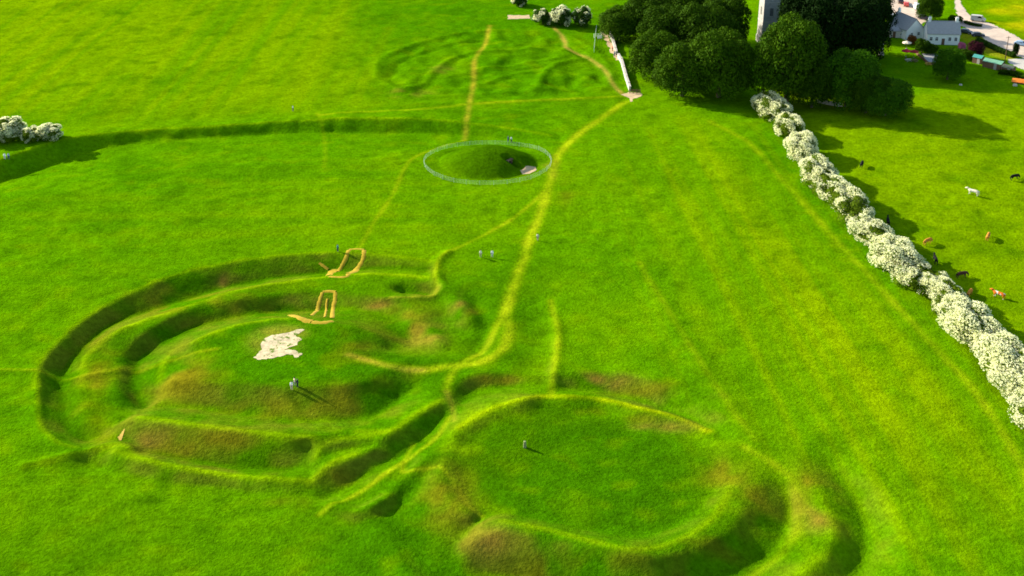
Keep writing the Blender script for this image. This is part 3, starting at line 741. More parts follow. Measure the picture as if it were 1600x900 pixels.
haw(848, 36, 4.8, 6.8, 1, .18, 'dark green hawthorn with faint blossom, left one of the top group', GTP, 'leaf_hawd')
haw(876, 39, 6.6, 8.0, 0, .45, 'hawthorn with a bright white top in the middle of the top group', GTP, 'leaf_hawd')
haw(908, 40, 5.6, 7.4, 2, .18, 'very dark hawthorn, right one of the top group near the gate', GTP, 'leaf_hawd')
haw(812, 8, 3.4, 6.0, 1, .18, 'small dark hawthorn at the top edge above the bare strip', GTP, 'leaf_hawd')

# ------------------------------------------------------------------ church, houses
def window(parent, c, w, h, nrm_rz, frame=None, arch=False):
    """window in a wall whose outward normal is -Y rotated by nrm_rz; c = centre on the wall face (parent space)"""
    R = Matrix.Rotation(nrm_rz, 3, 'Z'); f = MB(); c = Vector(c)
    for (x, z, sx, sz) in ((-w/2, 0, .1, h + .1), (w/2, 0, .1, h + .1), (0, h/2, w + .1, .1), (0, -h/2, w + .2, .12), (0, 0, .05, h - .1), (0, .1 * h, w - .1, .05)):
        f.box(c + R @ Vector((x, -.05, z)), (sx, .1, sz), nrm_rz)
    fo = f.build('window', frame or M['white'], parent)
    g = MB(); g.box(c + R @ Vector((0, .0, 0)), (w - .1, .04, h - .1), nrm_rz); g.build('pane', M['glass'], fo)
def house(label, loc, rz, Lx, Wy, he, hr, wall, name='house', eave=.3, wins=(), door=None, chim=()):
    e = empty(name, loc, rz); tag(e, label, 'house')
    w = MB(); x, y = Lx / 2, Wy / 2
    w.add([(-x,-y,-.3),(x,-y,-.3),(x,y,-.3),(-x,y,-.3),(-x,-y,he),(x,-y,he),(x,y,he),(-x,y,he),(-x,0,he+hr),(x,0,he+hr)],
          [(0,1,5,4),(2,3,7,6),(1,2,6,9,5),(3,0,4,8,7),(4,5,9,8),(6,7,8,9),(0,3,2,1)])
    w.build('wall', wall, e)
    r = MB(); sl_ = hr / y; X = x + .2; Y = y + eave; t_ = .18
    for s in (-1, 1):
        a = [(-X, s * Y, he - eave * sl_ + .03), (X, s * Y, he - eave * sl_ + .03), (X, 0, he + hr + .03), (-X, 0, he + hr + .03)]
        b = [(p_[0], p_[1], p_[2] + t_) for p_ in a]; r.add(a + b, [(0,1,2,3),(4,5,6,7),(0,1,5,4),(1,2,6,5),(0,3,7,4)])
    r.tube([(-X, 0, he + hr + t_ + .02), (X, 0, he + hr + t_ + .02)], [.12, .12], 6)
    ro = r.build('roof', M['slate'], e)
    for cx in chim:
        c = MB(); c.box((cx, 0, he + hr + .5), (.9, .6, 1.5)); c.box((cx, 0, he + hr + 1.3), (1.05, .75, .12)); c.tube([(cx - .2, 0, he + hr + 1.3), (cx - .2, 0, he + hr + 1.75)], [.12, .1], 8); c.tube([(cx + .2, 0, he + hr + 1.3), (cx + .2, 0, he + hr + 1.75)], [.12, .1], 8)
        c.build('chimney', wall, ro)
    for (cx, cy, cz, ww, hh, rr_) in wins: window(e, (cx, cy, cz), ww, hh, rr_)
    if door:
        d = MB(); d.box(door, (.95, .08, 2.05)); do = d.build('door', M['wood'], e); k = MB(); k.tube([(door[0] + .35, door[1] - .04, 1.05), (door[0] + .35, door[1] - .12, 1.05)], [.035, .035], 6); k.build('handle', M['rim'], do)
    return e
p = at(1474, 70)
hb = house('long white house with slate roof and a row of small windows facing the lone tree', p + Vector((0, 3.4, 0)), math.radians(-4), 10.2, 6.8, 3.6, 3.0, M['white'],
      wins=[(-3.9,-3.42,1.9,.9,1.2,0),(-2.1,-3.42,1.9,.9,1.2,0),(2.0,-3.42,1.9,.9,1.2,0),(3.9,-3.42,1.9,.9,1.2,0),(5.12,0,2.2,.9,1.2,math.pi/2)], door=(0,-3.42,1.02), chim=(-4.3,4.3))
p = at(1431, 62)
ha = house('white gabled house turned corner on to the field, left of the long white house', p + Vector((-2.2, 5.6, 0)), math.radians(110.5), 10.5, 6.6, 3.2, 3.2, M['white'],
      wins=[(-5.27,1.2,1.7,.9,1.1,-math.pi/2),(-5.27,-1.4,1.7,.9,1.1,-math.pi/2),(-2,3.32,1.7,.9,1.1,math.pi),(1.6,3.32,1.7,.9,1.1,math.pi)], chim=(4.4,))
p = at(1404, 60)
house('low cream outbuilding beside the dark evergreens', p + Vector((0, 2.6, 0)), math.radians(-8), 4.8, 4.0, 2.3, 1.0, M['cream'], name='outbuilding', wins=[(1.2,-2.02,1.3,.8,.8,0)], door=(-1.1,-2.02,1.02))
# church tower with louvred belfry openings, clock and battlements
p = at(1200, 70); tw = empty('church_tower', p + Vector((0, 2.8, 0)), math.radians(8)); tag(tw, 'square grey stone church tower rising between the trees', 'tower')
b = MB(); b.box((0, 0, 9.2), (5.2, 5.2, 19.0)); b.box((0, 0, 1.0), (5.6, 5.6, 2.4)); b.build('wall', M['stone'], tw)
for z_, w_ in ((7.4, 5.36), (13.6, 5.36), (18.6, 5.5)): b = MB(); b.box((0, 0, z_), (w_, w_, .25)); b.build('string_course', M['palestone'], tw)
b = MB()
for s in (-1, 1):
    for k in range(-2, 3):
        b.box((k * 1.2, s * 2.5, 19.3), (.7, .35, 1.1)); b.box((s * 2.5, k * 1.2, 19.3), (.34, .69, 1.09))
b.build('battlements', M['stone'], tw)
for rz in (0, math.pi / 2, -math.pi / 2):
    R = Matrix.Rotation(rz, 3, 'Z')
    b = MB(); b.box(R @ Vector((0, -2.62, 10.6)), (1.1, .06, 2.4), rz); lo = b.build('louvre_opening', M['glass'], tw)
    b = MB()
    for k in range(6): b.box(R @ Vector((0, -2.66, 9.7 + k * .38)), (1.05, .08, .1), rz)
    b.build('louvre', M['stone'], lo)
b = MB(); b.tube([(0, -2.6, 15.6), (0, -2.72, 15.6)], [1.15, 1.15], 24); cf = b.build('clock_face', M['white'], tw)
b = MB(); b.tube([(0, -2.72, 15.6), (0, -2.76, 15.6)], [.85, .85], 24); ci = b.build('clock_centre', M['glass'], cf)
b = MB(); b.box((0, -2.78, 15.9), (.08, .03, .7)); b.box((.25, -2.78, 15.6), (.55, .03, .08)); b.build('clock_hands', M['white'], cf)

# ------------------------------------------------------------------ walls, gates, stones
def wall_line(name, pts, h, th, m, label, cope=True, cat='wall'):
    P = [at(*q) for q in pts]; e = empty(name, P[0]); tag(e, label, cat); b = MB(); c = MB(); o = P[0]; r = random.Random(len(pts))
    for i in range(len(P) - 1):
        d = P[i + 1] - P[i]; n = max(1, int(d.length / 1.2))
        for k in range(n):
            a0 = P[i] + d * (k / n); b0 = P[i] + d * ((k + 1) / n); a0.z = H(a0.x, a0.y); b0.z = H(b0.x, b0.y); hh = h * (1 + .06 * r.uniform(-1, 1))
            b.bar(a0 - o + Vector((0, 0, hh / 2 - .1)), b0 - o + Vector((0, 0, hh / 2 - .1)), th * (1 + .05 * r.random()), hh + .2)
            if cope: c.bar(a0 - o + Vector((0, 0, hh + .05)), b0 - o + Vector((0, 0, hh + .05)), th * 1.25, .14)
    b.build('wall_body', m, e)
    if cope: c.build('coping', M['palestone'], e)
    return e
wall_line('stone_wall', [(984,142),(978,124),(971,98),(966,90)], 1.3, .55, M['palestone'], 'pale stone wall running up from the trodden gateway along the edge of the wood')
wall_line('stone_wall', [(963,86),(958,68),(953,54),(950,40)], 1.2, .55, M['stone'], 'farther length of stone wall beside the pinkish path, under the wood\'s left trees')
wall_line('churchyard_wall', [(1274,160),(1292,163),(1316,167)], .9, .5, M['palestone'], 'low pale stone wall in deep shade between the huge tree and the bright green tree')
def fence(name, pts, label, ph=1.1, gap=2.0, rails=(.35, .65, .95), m='wood', rail_h=.09, post=.1, closed=False, rail_w=.05, wirem=None, cat='fence', mesh=None):
    P = [at(*q) if not isinstance(q, Vector) else q for q in pts]
    if closed: P.append(P[0])
    o = P[0].copy(); e = empty(name, o); tag(e, label, cat); S = []
    for i in range(len(P) - 1):
        d = P[i + 1] - P[i]; n = max(1, round(d.length / gap)); S += [P[i] + d * (k / n) for k in range(n)]
    if not closed: S.append(P[-1])
    for q in S: q.z = H(q.x, q.y)
    for q in S:
        b = MB(); b.box(q - o + Vector((0, 0, ph / 2 - .15)), (post, post, ph + .3)); b.build('post', M[m], e)
    T = S + ([S[0]] if closed else [])
    for z in rails:
        b = MB()
        for i in range(len(T) - 1): b.bar(T[i] - o + Vector((0, 0, z)), T[i + 1] - o + Vector((0, 0, z)), rail_w, rail_h)
        b.build('rail' if not wirem else 'wire', M[wirem or m], e)
    if mesh:
        b = MB()
        for i in range(len(T) - 1):
            d = T[i + 1] - T[i]; n = int(d.length / mesh)
            for k in range(n):
                q = T[i] + d * (k / n) - o; b.box(q + Vector((0, 0, ph / 2)), (.014, .014, ph - .1))
        tag(b.build('netting', M[wirem], e), kind='stuff')
    return e
# ring fence round the mound
ring = [];
for k in range(30):
    a = 2 * math.pi * k / 30; ring.append(Vector((MC.x + 16.2 * math.cos(a), MC.y - .5 + 16.0 * math.sin(a), 0)))
for q in ring: q.z = H(q.x, q.y)
fence('wire_fence', ring, 'round pale wire fence enclosing the grassy mound', ph=1.15, gap=3.3, rails=(.2, .5, .8, 1.08), m='wire', rail_h=.018, rail_w=.018, post=.08, closed=True, wirem='wire', mesh=.8)
fence('wire_fence', [(932,44),(930,60),(928,82)], 'short pale wire fence running down from the gate at the wood\'s left end', ph=1.2, gap=2.2, rails=(.3, .7, 1.1), m='wire', wirem='wire', rail_h=.06)
# gate and sign at the top
p = at(934, 58); e = empty('field_gate', p, .5); tag(e, 'pale metal field gate beside the path at the wood\'s left end', 'gate')
for x in (-1.4, 1.4):
    b = MB(); b.box((x, 0, .65), (.16, .16, 1.5)); b.build('post', M['wire'], e)
b = MB()
for z in (.25, .5, .75, 1.0, 1.2): b.box((0, 0, z), (2.6, .06, .07))
b.bar((-1.3, 0, .25), (1.3, 0, 1.2), .05); b.build('gate_leaf', M['wire'], e)
p = at(937, 64); e = empty('notice_board', p, .2); tag(e, 'white notice board on two posts beside the pale field gate', 'sign')
b = MB(); b.box((0, 0, 1.35), (1.5, .06, .95)); b.build('board', M['white'], e)
for x in (-.6, .6):
    b = MB(); b.box((x, .06, .8), (.09, .06, 1.9)); b.build('post', M['wood'], e)
p = at(992, 146); e = empty('stile', p, -.1); tag(e, 'brown wooden kissing gate at the foot of the pale wall', 'gate')
for x in (-1.5, -.5, .5, 1.5):
    b = MB(); b.box((x, 0, .6), (.15, .15, 1.5)); b.build('post', M['wood'], e)
b = MB()
for z in (.3, .6, .9, 1.15): b.box((0, 0, z), (3.0, .05, .09))
b.build('rail', M['wood'], e)
def stone_mesh(seed, w, d, h, lean=0, top=.7):
    r = random.Random(seed); mb = MB(); pts = []; rs_ = []
    bm = bmesh.new(); bmesh.ops.create_cube(bm, size=1); bmesh.ops.subdivide_edges(bm, edges=bm.edges[:], cuts=3, use_grid_fill=True)
    for v in bm.verts:
        z = v.co.z + .5; k = 1 - (1 - top) * z ** 2; n = v.co.xy.length
        v.co.x *= w * k * (1 - .25 * abs(v.co.y)); v.co.y *= d * k; v.co.z = z * h - .15; v.co += Vector([r.uniform(-.035, .035) * w for _ in range(3)]); v.co.x += lean * z * h
    me_ = bpy.data.meshes.new('stone'); bm.to_mesh(me_); bm.free(); return me_
def stone(name, px, py, w, d, h, label, cat='stone', m='palestone', rz=0, lean=0, seed=1, top=.7):
    p = at(px, py); o = obj(name, stone_mesh(seed, w, d, h, lean, top), M[m], smooth=True); o.location = p; o.rotation_euler = (0, 0, rz); tag(o, label, cat); return o
stone('standing_stone', 820, 699, .55, .5, 1.35, 'small pale standing stone alone inside the right hand grass ring', seed=3, m='mossstone')
stone('gravestone', 1283, 62, 1.2, .4, 2.6, 'tall pale gravestone leaning among the dark evergreens', 'gravestone', lean=-.25, seed=5)
stone('gravestone', 1366, 72, 1.0, .4, 1.5, 'small white gravestone beside the tall stone shaft', 'gravestone', 'white', seed=6)
stone('gravestone', 1347, 76, .7, .3, 1.2, 'grey gravestone left of the small white one', 'gravestone', 'stone', seed=8)
# tall shaft with figure
p = at(1377, 86); e = empty('memorial_statue', p); tag(e, 'tall slim grey stone statue on a plinth at the edge of the dark trees', 'statue')
b = MB(); b.box((0, 0, .3), (1.3, 1.3, .8)); b.box((0, 0, .9), (.9, .9, .6)); b.build('plinth', M['stone'], e)
b = MB(); b.tube([(0, 0, 1.2), (0, 0, 2.4), (.03, 0, 3.3), (0, 0, 3.9), (0, 0, 4.1), (0, 0, 4.25), (0, 0, 4.45), (0, 0, 4.58)], [.42, .36, .38, .32, .14, .17, .16, .06], 10); b.build('figure', M['stone'], e, True)
# entrance of the mound: stones and lintel
EP = Vector((MC.x + 8.0 * .80, MC.y - 8.0 * .6, 0)); EP.z = H(EP.x, EP.y)
EP = at(796, 254)
e = empty('tomb_entrance', EP, math.radians(53)); tag(e, 'stone framed doorway set into the right side of the grassy mound', 'tomb')
for x in (-.75, .75): obj('jamb', stone_mesh(11 + int(x * 4), .6, .6, 1.5, 0, .85), M['oldstone'], e, True).location = (x, 0, -.2)
b = MB(); b.box((0, 0, 1.4), (2.2, .75, .3)); b.build('lintel', M['oldstone'], e)
b = MB(); b.box((0, .12, .7), (.9, .08, 1.6)); b.build('door', M['glass'], e)
for i, (x, y, s) in enumerate(((-1.5, -.2, .9), (1.6, -.3, .8))): obj('kerb_stone', stone_mesh(30 + i, s, s * .7, .8, 0, .7), M['oldstone'], e, True).location = (x, y, -.2)

# straw coloured matting strips pegged round the two worn plots on the big ring
STRAWM = mat('straw_matting', (.40, .275, .008), .95, noise=1.3, var=.3)
def matting(segs, label, seed):
    e = None; r = np.random.RandomState(seed); P0 = at(*segs[0][1][0]); e = empty('matting', P0); tag(e, label, 'matting')
    for w, pts in segs:
        W_ = np.array([tuple(at(*q)) for q in pts]); C_ = spline(W_, .35); mb = MB(); n = len(C_); V = []
        for i in range(n):
            d = C_[min(i + 1, n - 1)] - C_[max(i - 1, 0)]; d = d / max(1e-6, np.hypot(d[0], d[1])); nn = np.array([-d[1], d[0]])
            ww = w * (1.0 + .5 * r.rand()) / 2
            for k in (-1, -.4, .4, 1):
                x = C_[i][0] + nn[0] * ww * k; y = C_[i][1] + nn[1] * ww * k; V.append((x - P0.x, y - P0.y, H(x, y) - P0.z + (.10 if abs(k) < .5 else -.03)))
        F = [(i * 4 + k, i * 4 + k + 1, i * 4 + k + 5, i * 4 + k + 4) for i in range(n - 1) for k in range(3)]
        mb.add(V, F); mb.build('strip', STRAWM, e, True)
    return e
matting([(.8, [(545,390),(557,389),(569,390)]), (.9, [(569,391),(568,402),(563,413),(556,421)]), (1.5, [(557,420),(551,425),(543,427)]), (.8, [(544,428),(542,432),(528,433),(514,432)]), (1.4, [(514,430),(518,425),(527,424)]), (.8, [(527,424),(535,414),(541,402),(545,391)]), (.6, [(499,411),(506,416),(513,421)])],
        'upper loop of yellow straw matting laid across the outer ditch', 1)
matting([(.8, [(504,456),(514,455),(524,456)]), (.8, [(524,457),(523,470),(520,484),(519,497)]), (.45, [(512,467),(510,480),(507,496)]), (1.3, [(520,502),(504,504),(487,503)]), (1.6, [(487,502),(472,498),(455,492)]), (.8, [(486,493),(494,486),(499,472),(504,457)])],
        'lower loop of yellow straw matting with a thick arm to the left', 2)

# ------------------------------------------------------------------ skinned figures
def skin(name, V, E, R, sub=1, root=0):
    me_ = bpy.data.meshes.new(name); me_.from_pydata(V, E, []); me_.update()
    o = bpy.data.objects.new(name, me_); COL.objects.link(o)
    o.modifiers.new('skin', 'SKIN'); sv = me_.skin_vertices[0].data
    for i, r in enumerate(R):
        sv[i].radius = r if isinstance(r, tuple) else (r, r); sv[i].use_root = (i == root)
    s = o.modifiers.new('sub', 'SUBSURF'); s.levels = sub; s.render_levels = sub
    dg = bpy.context.evaluated_depsgraph_get(); dg.update(); res = bpy.data.meshes.new_from_object(o.evaluated_get(dg))
    bpy.data.objects.remove(o); res.name = name; res.polygons.foreach_set('use_smooth', [True] * len(res.polygons)); return res
def person_meshes(step=.18, arm=.12):
    V = [(0,0,.95),(0,0,1.15),(0,0,1.38),(0,0,1.5),(0,-.01,1.58),(0,-.02,1.66),(0,0,1.74),
         (.10,0,.90),(.11,-step*.5,.5),(.11,step*.2-step*.5,.09),(.11,-step*.5-.16+step*.2,.05),
         (-.10,0,.90),(-.11,step*.4,.5),(-.11,step,.10),(-.11,step-.16,.05),
         (.19,0,1.42),(.25,.02+arm*.3,1.15),(.25,-arm,.92),(.25,-arm-.05,.83),
         (-.19,0,1.42),(-.25,.02-arm*.3,1.15),(-.25,arm*.4,.92),(-.25,arm*.3,.83)]
    E = [(0,1),(1,2),(2,3),(3,4),(4,5),(5,6),(0,7),(7,8),(8,9),(9,10),(0,11),(11,12),(12,13),(13,14),(2,15),(15,16),(16,17),(17,18),(2,19),(19,20),(20,21),(21,22)]
    R = [.15,.13,.16,.06,.075,.10,.07,.10,.065,.045,.035,.10,.065,.045,.035,.065,.045,.035,.03,.065,.045,.035,.03]
    body = skin('body', V, E, R)
    sV = [V[0],V[1],V[2],V[3],V[15],V[16],V[17],V[19],V[20],V[21]]; sV[0] = (0,0,.93)
    shirt = skin('shirt', sV, [(0,1),(1,2),(2,3),(2,4),(4,5),(5,6),(2,7),(7,8),(8,9)], [.19,.165,.19,.08,.09,.07,.055,.09,.07,.055])
    tV = [(0,0,.98),V[7],V[8],V[9],V[11],V[12],V[13]]
    tr = skin('trousers', tV, [(0,1),(1,2),(2,3),(0,4),(4,5),(5,6)], [.175,.125,.09,.07,.125,.09,.07])
    hair = skin('hair', [(0,.03,1.62),(0,.02,1.72),(0,-.01,1.77)], [(0,1),(1,2)], [.09,.105,.07])
    return body, shirt, tr, hair
PM = [person_meshes(.18, .12), person_meshes(.05, .04)]
SKINM = mat('skin_tone', (.50, .30, .21), .6)
CL = {}
def cloth(c):
    if c not in CL: CL[c] = mat('cloth', c, .9, noise=8, var=.1)
    return CL[c]
def person(px, py, rz, var, shirt, trousers, hair, label, group=None, xtra=(0, 0)):
    p = at(px, py); p.x += xtra[0]; p.y += xtra[1]; p.z = H(p.x, p.y); e = empty('person', p, rz); tag(e, label, 'person', group); b, s, t_, h = PM[var]
    for nm, me_, m_ in (('body', b, SKINM), ('shirt', s, cloth(shirt)), ('trousers', t_, cloth(trousers)), ('hair', h, cloth(hair))):
        me2 = me_.copy(); me2.materials.clear(); o = obj(nm, me2, m_, e)
    return e
Wt = (.9,.9,.85); DK = (.03,.03,.04); BR = (.06,.035,.02); JN = (.06,.09,.16)
person(751,402,.4,0,(.75,.78,.55),(.45,.38,.25),BR,'person in pale yellow top and beige trousers, left one of two in the open grass')
person(769,402,.2,0,Wt,(.5,.5,.48),BR,'person in a bright white top, right of the two walking in the open grass')
person(840,376,2.8,0,(.6,.6,.45),(.3,.25,.2),BR,'person in a cream top walking down the worn path')
person(528,393,1.2,1,(.05,.25,.32),(.03,.06,.09),DK,'person in teal standing by the upper yellow fenced plot')
person(456,609,.6,1,Wt,(.6,.45,.38),BR,'person in white at the front of the pair on the big mound')
person(461,603,2.2,1,(.55,.48,.30),(.2,.2,.2),DK,'person in a tan top behind the one in white on the big mound')
person(465,605,1.2,1,DK,DK,DK,'person in black clothes, right of the group on the big mound')
person(458,174,1.5,0,(.55,.6,.6),(.12,.12,.14),DK,'person in a light grey top standing alone above the long bank')
person(8,249,.5,0,Wt,(.55,.58,.6),BR,'person dressed in white at the left edge on the long bank')
person(14,249,.9,0,(.35,.42,.6),JN,DK,'person in a blue top beside the one in white at the left edge')
person(794,222,1.0,1,(.06,.12,.22),JN,DK,'person in navy standing at the back of the round wire fence')
person(799,223,2.2,1,(.35,.42,.5),DK,BR,'person in a grey blue top beside the one in navy')
person(957,80,2.0,0,(.55,.12,.08),DK,BR,'person in a red top on the pinkish path beside the wood')
person(960,88,.5,1,(.3,.35,.5),JN,DK,'person in a blue top on the pinkish path, nearer than the person in red')

# ------------------------------------------------------------------ cattle
def cow_mesh(graze):
    hd = [(1.35,0,1.15),(1.75,0,.75),(1.95,0,.35),(2.1,0,.15)] if graze else [(1.35,0,1.35),(1.7,0,1.55),(2.0,0,1.5),(2.25,0,1.35)]
    V = [(0,0,1.05),(-.6,0,1.1),(-1.0,0,1.12),(.6,0,1.08),(1.0,0,1.12)] + hd
    E = [(0,1),(1,2),(0,3),(3,4),(4,5),(5,6),(6,7),(7,8)]; R = [(.36,.42),(.37,.40),(.28,.32),(.36,.40),(.28,.34),(.19,.24),(.15,.19),(.14,.16),(.09,.10)]
    def leg(at_i, pts, rr_):
        a = at_i
        for q, r in zip(pts, rr_): V.append(q); E.append((a, len(V) - 1)); R.append(r); a = len(V) - 1
    for s in (-1, 1):
        leg(4, [(1.0, s*.24, .85),(1.0+.05*s, s*.24,.45),(1.0+.06*s, s*.24,.06)], [.13,.08,.07])
        leg(2, [(-.95, s*.24, .85),(-.8+.05*s, s*.25,.68),(-1.05+.05*s, s*.24,.42),(-1.0+.06*s, s*.24,.06)], [.17,.13,.08,.07])
        leg(6, [(V[6][0]-.02, s*.26, V[6][2]+.08)], [.04])
    leg(2, [(-1.28,0,1.2),(-1.35,0,.9),(-1.36,0,.5)], [.05,.035,.05])
    return skin('cow', V, E, R)
COWM = [cow_mesh(True), cow_mesh(False)]
def coat(a, b, th):
    m, t, p = newmat('coat'); p.inputs['Roughness'].default_value = .9; p.inputs['Specular IOR Level'].default_value = .05
    tc = t.nodes.new('ShaderNodeTexCoord'); nz = t.nodes.new('ShaderNodeTexNoise'); nz.inputs['Scale'].default_value = .9; nz.inputs['Detail'].default_value = 1.5
    cr = t.nodes.new('ShaderNodeValToRGB'); cr.color_ramp.elements[0].position = th - .02; cr.color_ramp.elements[1].position = th + .02
    cr.color_ramp.elements[0].color = a + (1,); cr.color_ramp.elements[1].color = b + (1,)
    t.links.new(tc.outputs['Object'], nz.inputs[0]); t.links.new(nz.outputs['Fac'], cr.inputs[0]); t.links.new(cr.outputs[0], p.inputs['Base Color']); return m
CO = dict(black=coat((.012,.012,.012),(.02,.018,.016),.6), tan=coat((.50,.20,.03),(.6,.30,.06),.6), cream=coat((.72,.62,.45),(.78,.72,.6),.5), tanwhite=coat((.60,.15,.02),(.75,.7,.62),.52), brown=coat((.07,.03,.02),(.09,.045,.03),.6))
def cow(px, py, rz, k, c, label):
    p = at(px, py); me2 = COWM[k].copy(); me2.materials.clear(); o = obj('cow', me2, CO[c]); o.location = p; o.rotation_euler = (0, 0, rz)
    tag(o, label, 'cow', 'cattle grazing in the pasture right of the hedge'); return o
cow(1346,261,1.2,0,'black','black cow nearest the top of the hedge, alone in the pasture')
cow(1521,305,2.5,1,'cream','white cow standing in the middle of the right hand pasture')
cow(1584,281,.5,0,'black','black cow grazing at the right edge of the pasture')
cow(1387,351,1.4,1,'black','black cow standing in the hedge shadow halfway down')
cow(1448,382,.7,0,'tan','orange tan cow just outside the hedge shadow, beside the bright white hawthorn')
cow(1543,374,1.1,0,'tan','slim tan cow out in the sun, right of the other tan cow')
cow(1461,411,1.5,1,'black','black cow half hidden behind the hedge, below the tan cow')
cow(1501,434,.4,0,'brown','dark brown cow tight against the hedge shade')
cow(1514,463,1.0,0,'tan','tan cow lying dim in the shadow behind the lower hedge')
cow(1561,466,2.4,1,'tanwhite','orange and white patched cow beyond the lower hedge')

# ------------------------------------------------------------------ vehicles
def car_mesh(L_=4.3, W_=1.78, van=False):
    if van: prof = [(-L_/2,.35),(-L_/2,1.1),(-L_/2+.08,1.95),(-.1,2.05),(L_/2-1.3,1.98),(L_/2-.75,1.2),(L_/2-.1,.98),(L_/2,.6),(L_/2-.05,.32)]
    else: prof = [(-L_/2,.38),(-L_/2+.02,.85),(-L_/2+.25,.98),(-L_/2+.75,1.4),(-.2,1.48),(.45,1.4),(1.05,.98),(L_/2-.25,.82),(L_/2,.6),(L_/2-.05,.32)]
    n = len(prof); mb = MB()
    rows = []
    for y in (-W_/2, -W_/2 + .12, W_/2 - .12, W_/2):
        edge_ = abs(y) > W_/2 - .05
        rows.append([(x * (.985 if edge_ else 1), y * (1 if z < 1.05 else .86), z - (.05 if edge_ and z > .5 else 0)) for x, z in prof])
    V = [p_ for r_ in rows for p_ in r_]; F = []
    for j in range(3):
        for i in range(n): F.append((j*n+i, j*n+(i+1)%n, (j+1)*n+(i+1)%n, (j+1)*n+i))
    F.append(tuple(range(n))); F.append(tuple(range(3*n, 4*n))[::-1]); mb.add(V, F); return mb.mesh('body'), prof
def car(loc, rz, paint, label, van=False, L_=4.3):
    e = empty('parked_van' if van else 'parked_car', loc, rz); tag(e, label, 'van' if van else 'car'); W_ = 1.78
    bm_, prof = car_mesh(L_, W_, van); obj('body', bm_, paint, e)
    g = MB()
    zt, zb = (1.88, 1.25) if van else (1.34, 1.0)
    x0, x1 = (-.2, L_/2 - 1.15) if van else (-L_/2 + .6, .85)
    for s in (-1, 1):
        y = s * (W_/2 * .87 + .02); yb = s * (W_/2 * .92)
        g.add([(x0, y*1.035, zb),(x1, y*1.035, zb),(x1-.4, y, zt),(x0+.35, y, zt)], [(0,1,2,3)])
    a_, b_ = (prof[4], prof[5]) if van else (prof[5], prof[6])
    g.add([(a_[0]+.04+.03, -.68, a_[1]-.03),(a_[0]+.07, .68, a_[1]-.03),(b_[0]-.0+.02, .74, b_[1]+.06),(b_[0]+.02, -.74, b_[1]+.06)], [(0,1,2,3)])
    g.build('windows', M['glass'], e)
    for x in (-L_/2 + .8, L_/2 - .8):
        for s in (-1, 1):
            b = MB(); b.tube([(x, s*(W_/2-.18), .32),(x, s*(W_/2+.02), .32)], [.32,.32], 14); w_ = b.build('wheel', M['tyre'], e)
            b = MB(); b.tube([(x, s*(W_/2+.02), .32),(x, s*(W_/2+.04), .32)], [.19,.17], 10); b.build('rim', M['rim'], w_)
    for s in (-1, 1):
        b = MB(); b.box((L_/2 - .06, s * .62, .66), (.16, .34, .14)); b.build('headlight', M['lamp'], e)
        b = MB(); b.box((-L_/2 + .02, s * .7, .8), (.06, .22, .16)); b.build('tail_light', paint_red, e)
    return e
paint_red = mat('red_lamp', (.4, .02, .02), .3, .5)
def paint(c): return mat('car_paint', c, .3, .5, 0, var=.03)
for a in [(1509,52,-.6,(.012,.025,.03),'dark green hatchback parked nose to tail on the left side of the lane'),
          (1528,57,-.15,(.012,.016,.025),'navy car parked just ahead of the dark green hatchback'),
          (1595,71,-.6,(.25,.38,.5),'light blue car parked on the lane at the right edge'),
          (1444,30,-.5,(.10,.09,.16),'dark violet car at the back corner of the gabled house'),
          (1416,9,1.3,(.6,.08,.06),'red car parked in the pale yard behind the houses'),
          (1407,4,1.4,(.03,.03,.035),'black car parked next to the red one in the yard'),
          (1397,28,.2,(.6,.65,.66),'silver car in the pale yard beside the dark evergreens')]:
    car(at(a[0], a[1]), a[2], paint(a[3]), a[4])
car(at(1528,33), -.45, paint((.55,.52,.42)), 'beige van parked on the far verge of the lane', True, 4.9)
car(at(1432,14), 1.5, paint((.75,.76,.78)), 'white van at the right side of the pale yard', True, 5.0)

# ------------------------------------------------------------------ sheds, terrace furniture, tarpaulin
def shed(px, py, rz, L_, W_, h, roof, label):
    e = empty('garden_shed', at(px, py), rz); tag(e, label, 'shed'); b = MB(); b.box((0,0,h/2-.1),(L_,W_,h+.2)); b.build('wall', M['wood'], e)
    r = MB(); n = int(L_/.25); 
    for s in (-1, 1):
        for i in range(n):
            x = -L_/2-.15 + (L_+.3)*i/n; x2 = x + (L_+.3)/n; zz = .03 * (i % 2)
            r.add([(x,s*(W_/2+.2),h+.02+zz),(x2,s*(W_/2+.2),h+.05-zz),(x2,0,h+.75-zz),(x,0,h+.72+zz)], [(0,1,2,3)])
    r.build('roof', roof, e)
    d = MB(); d.box((L_*.2,-W_/2-.03,.95),(.9,.06,1.9)); do = d.build('door', M['stone'], e); return e
shed(1528,98,-.75,2.8,2.2,1.8,mat('teal_tin',(.06,.30,.25),.6,var=.2),'small shed with a teal tin roof below the copper tree')
shed(1552,106,-.75,5.8,3.0,1.9,mat('green_tin',(.16,.36,.22),.6,var=.2),'long shed with a pale green corrugated roof beside the lane')
shed(1575,114,-.75,3.4,2.6,1.8,mat('mossy_tin',(.08,.10,.07),.7,var=.3),'shed with a dull mossy roof at the right end of the shed row')
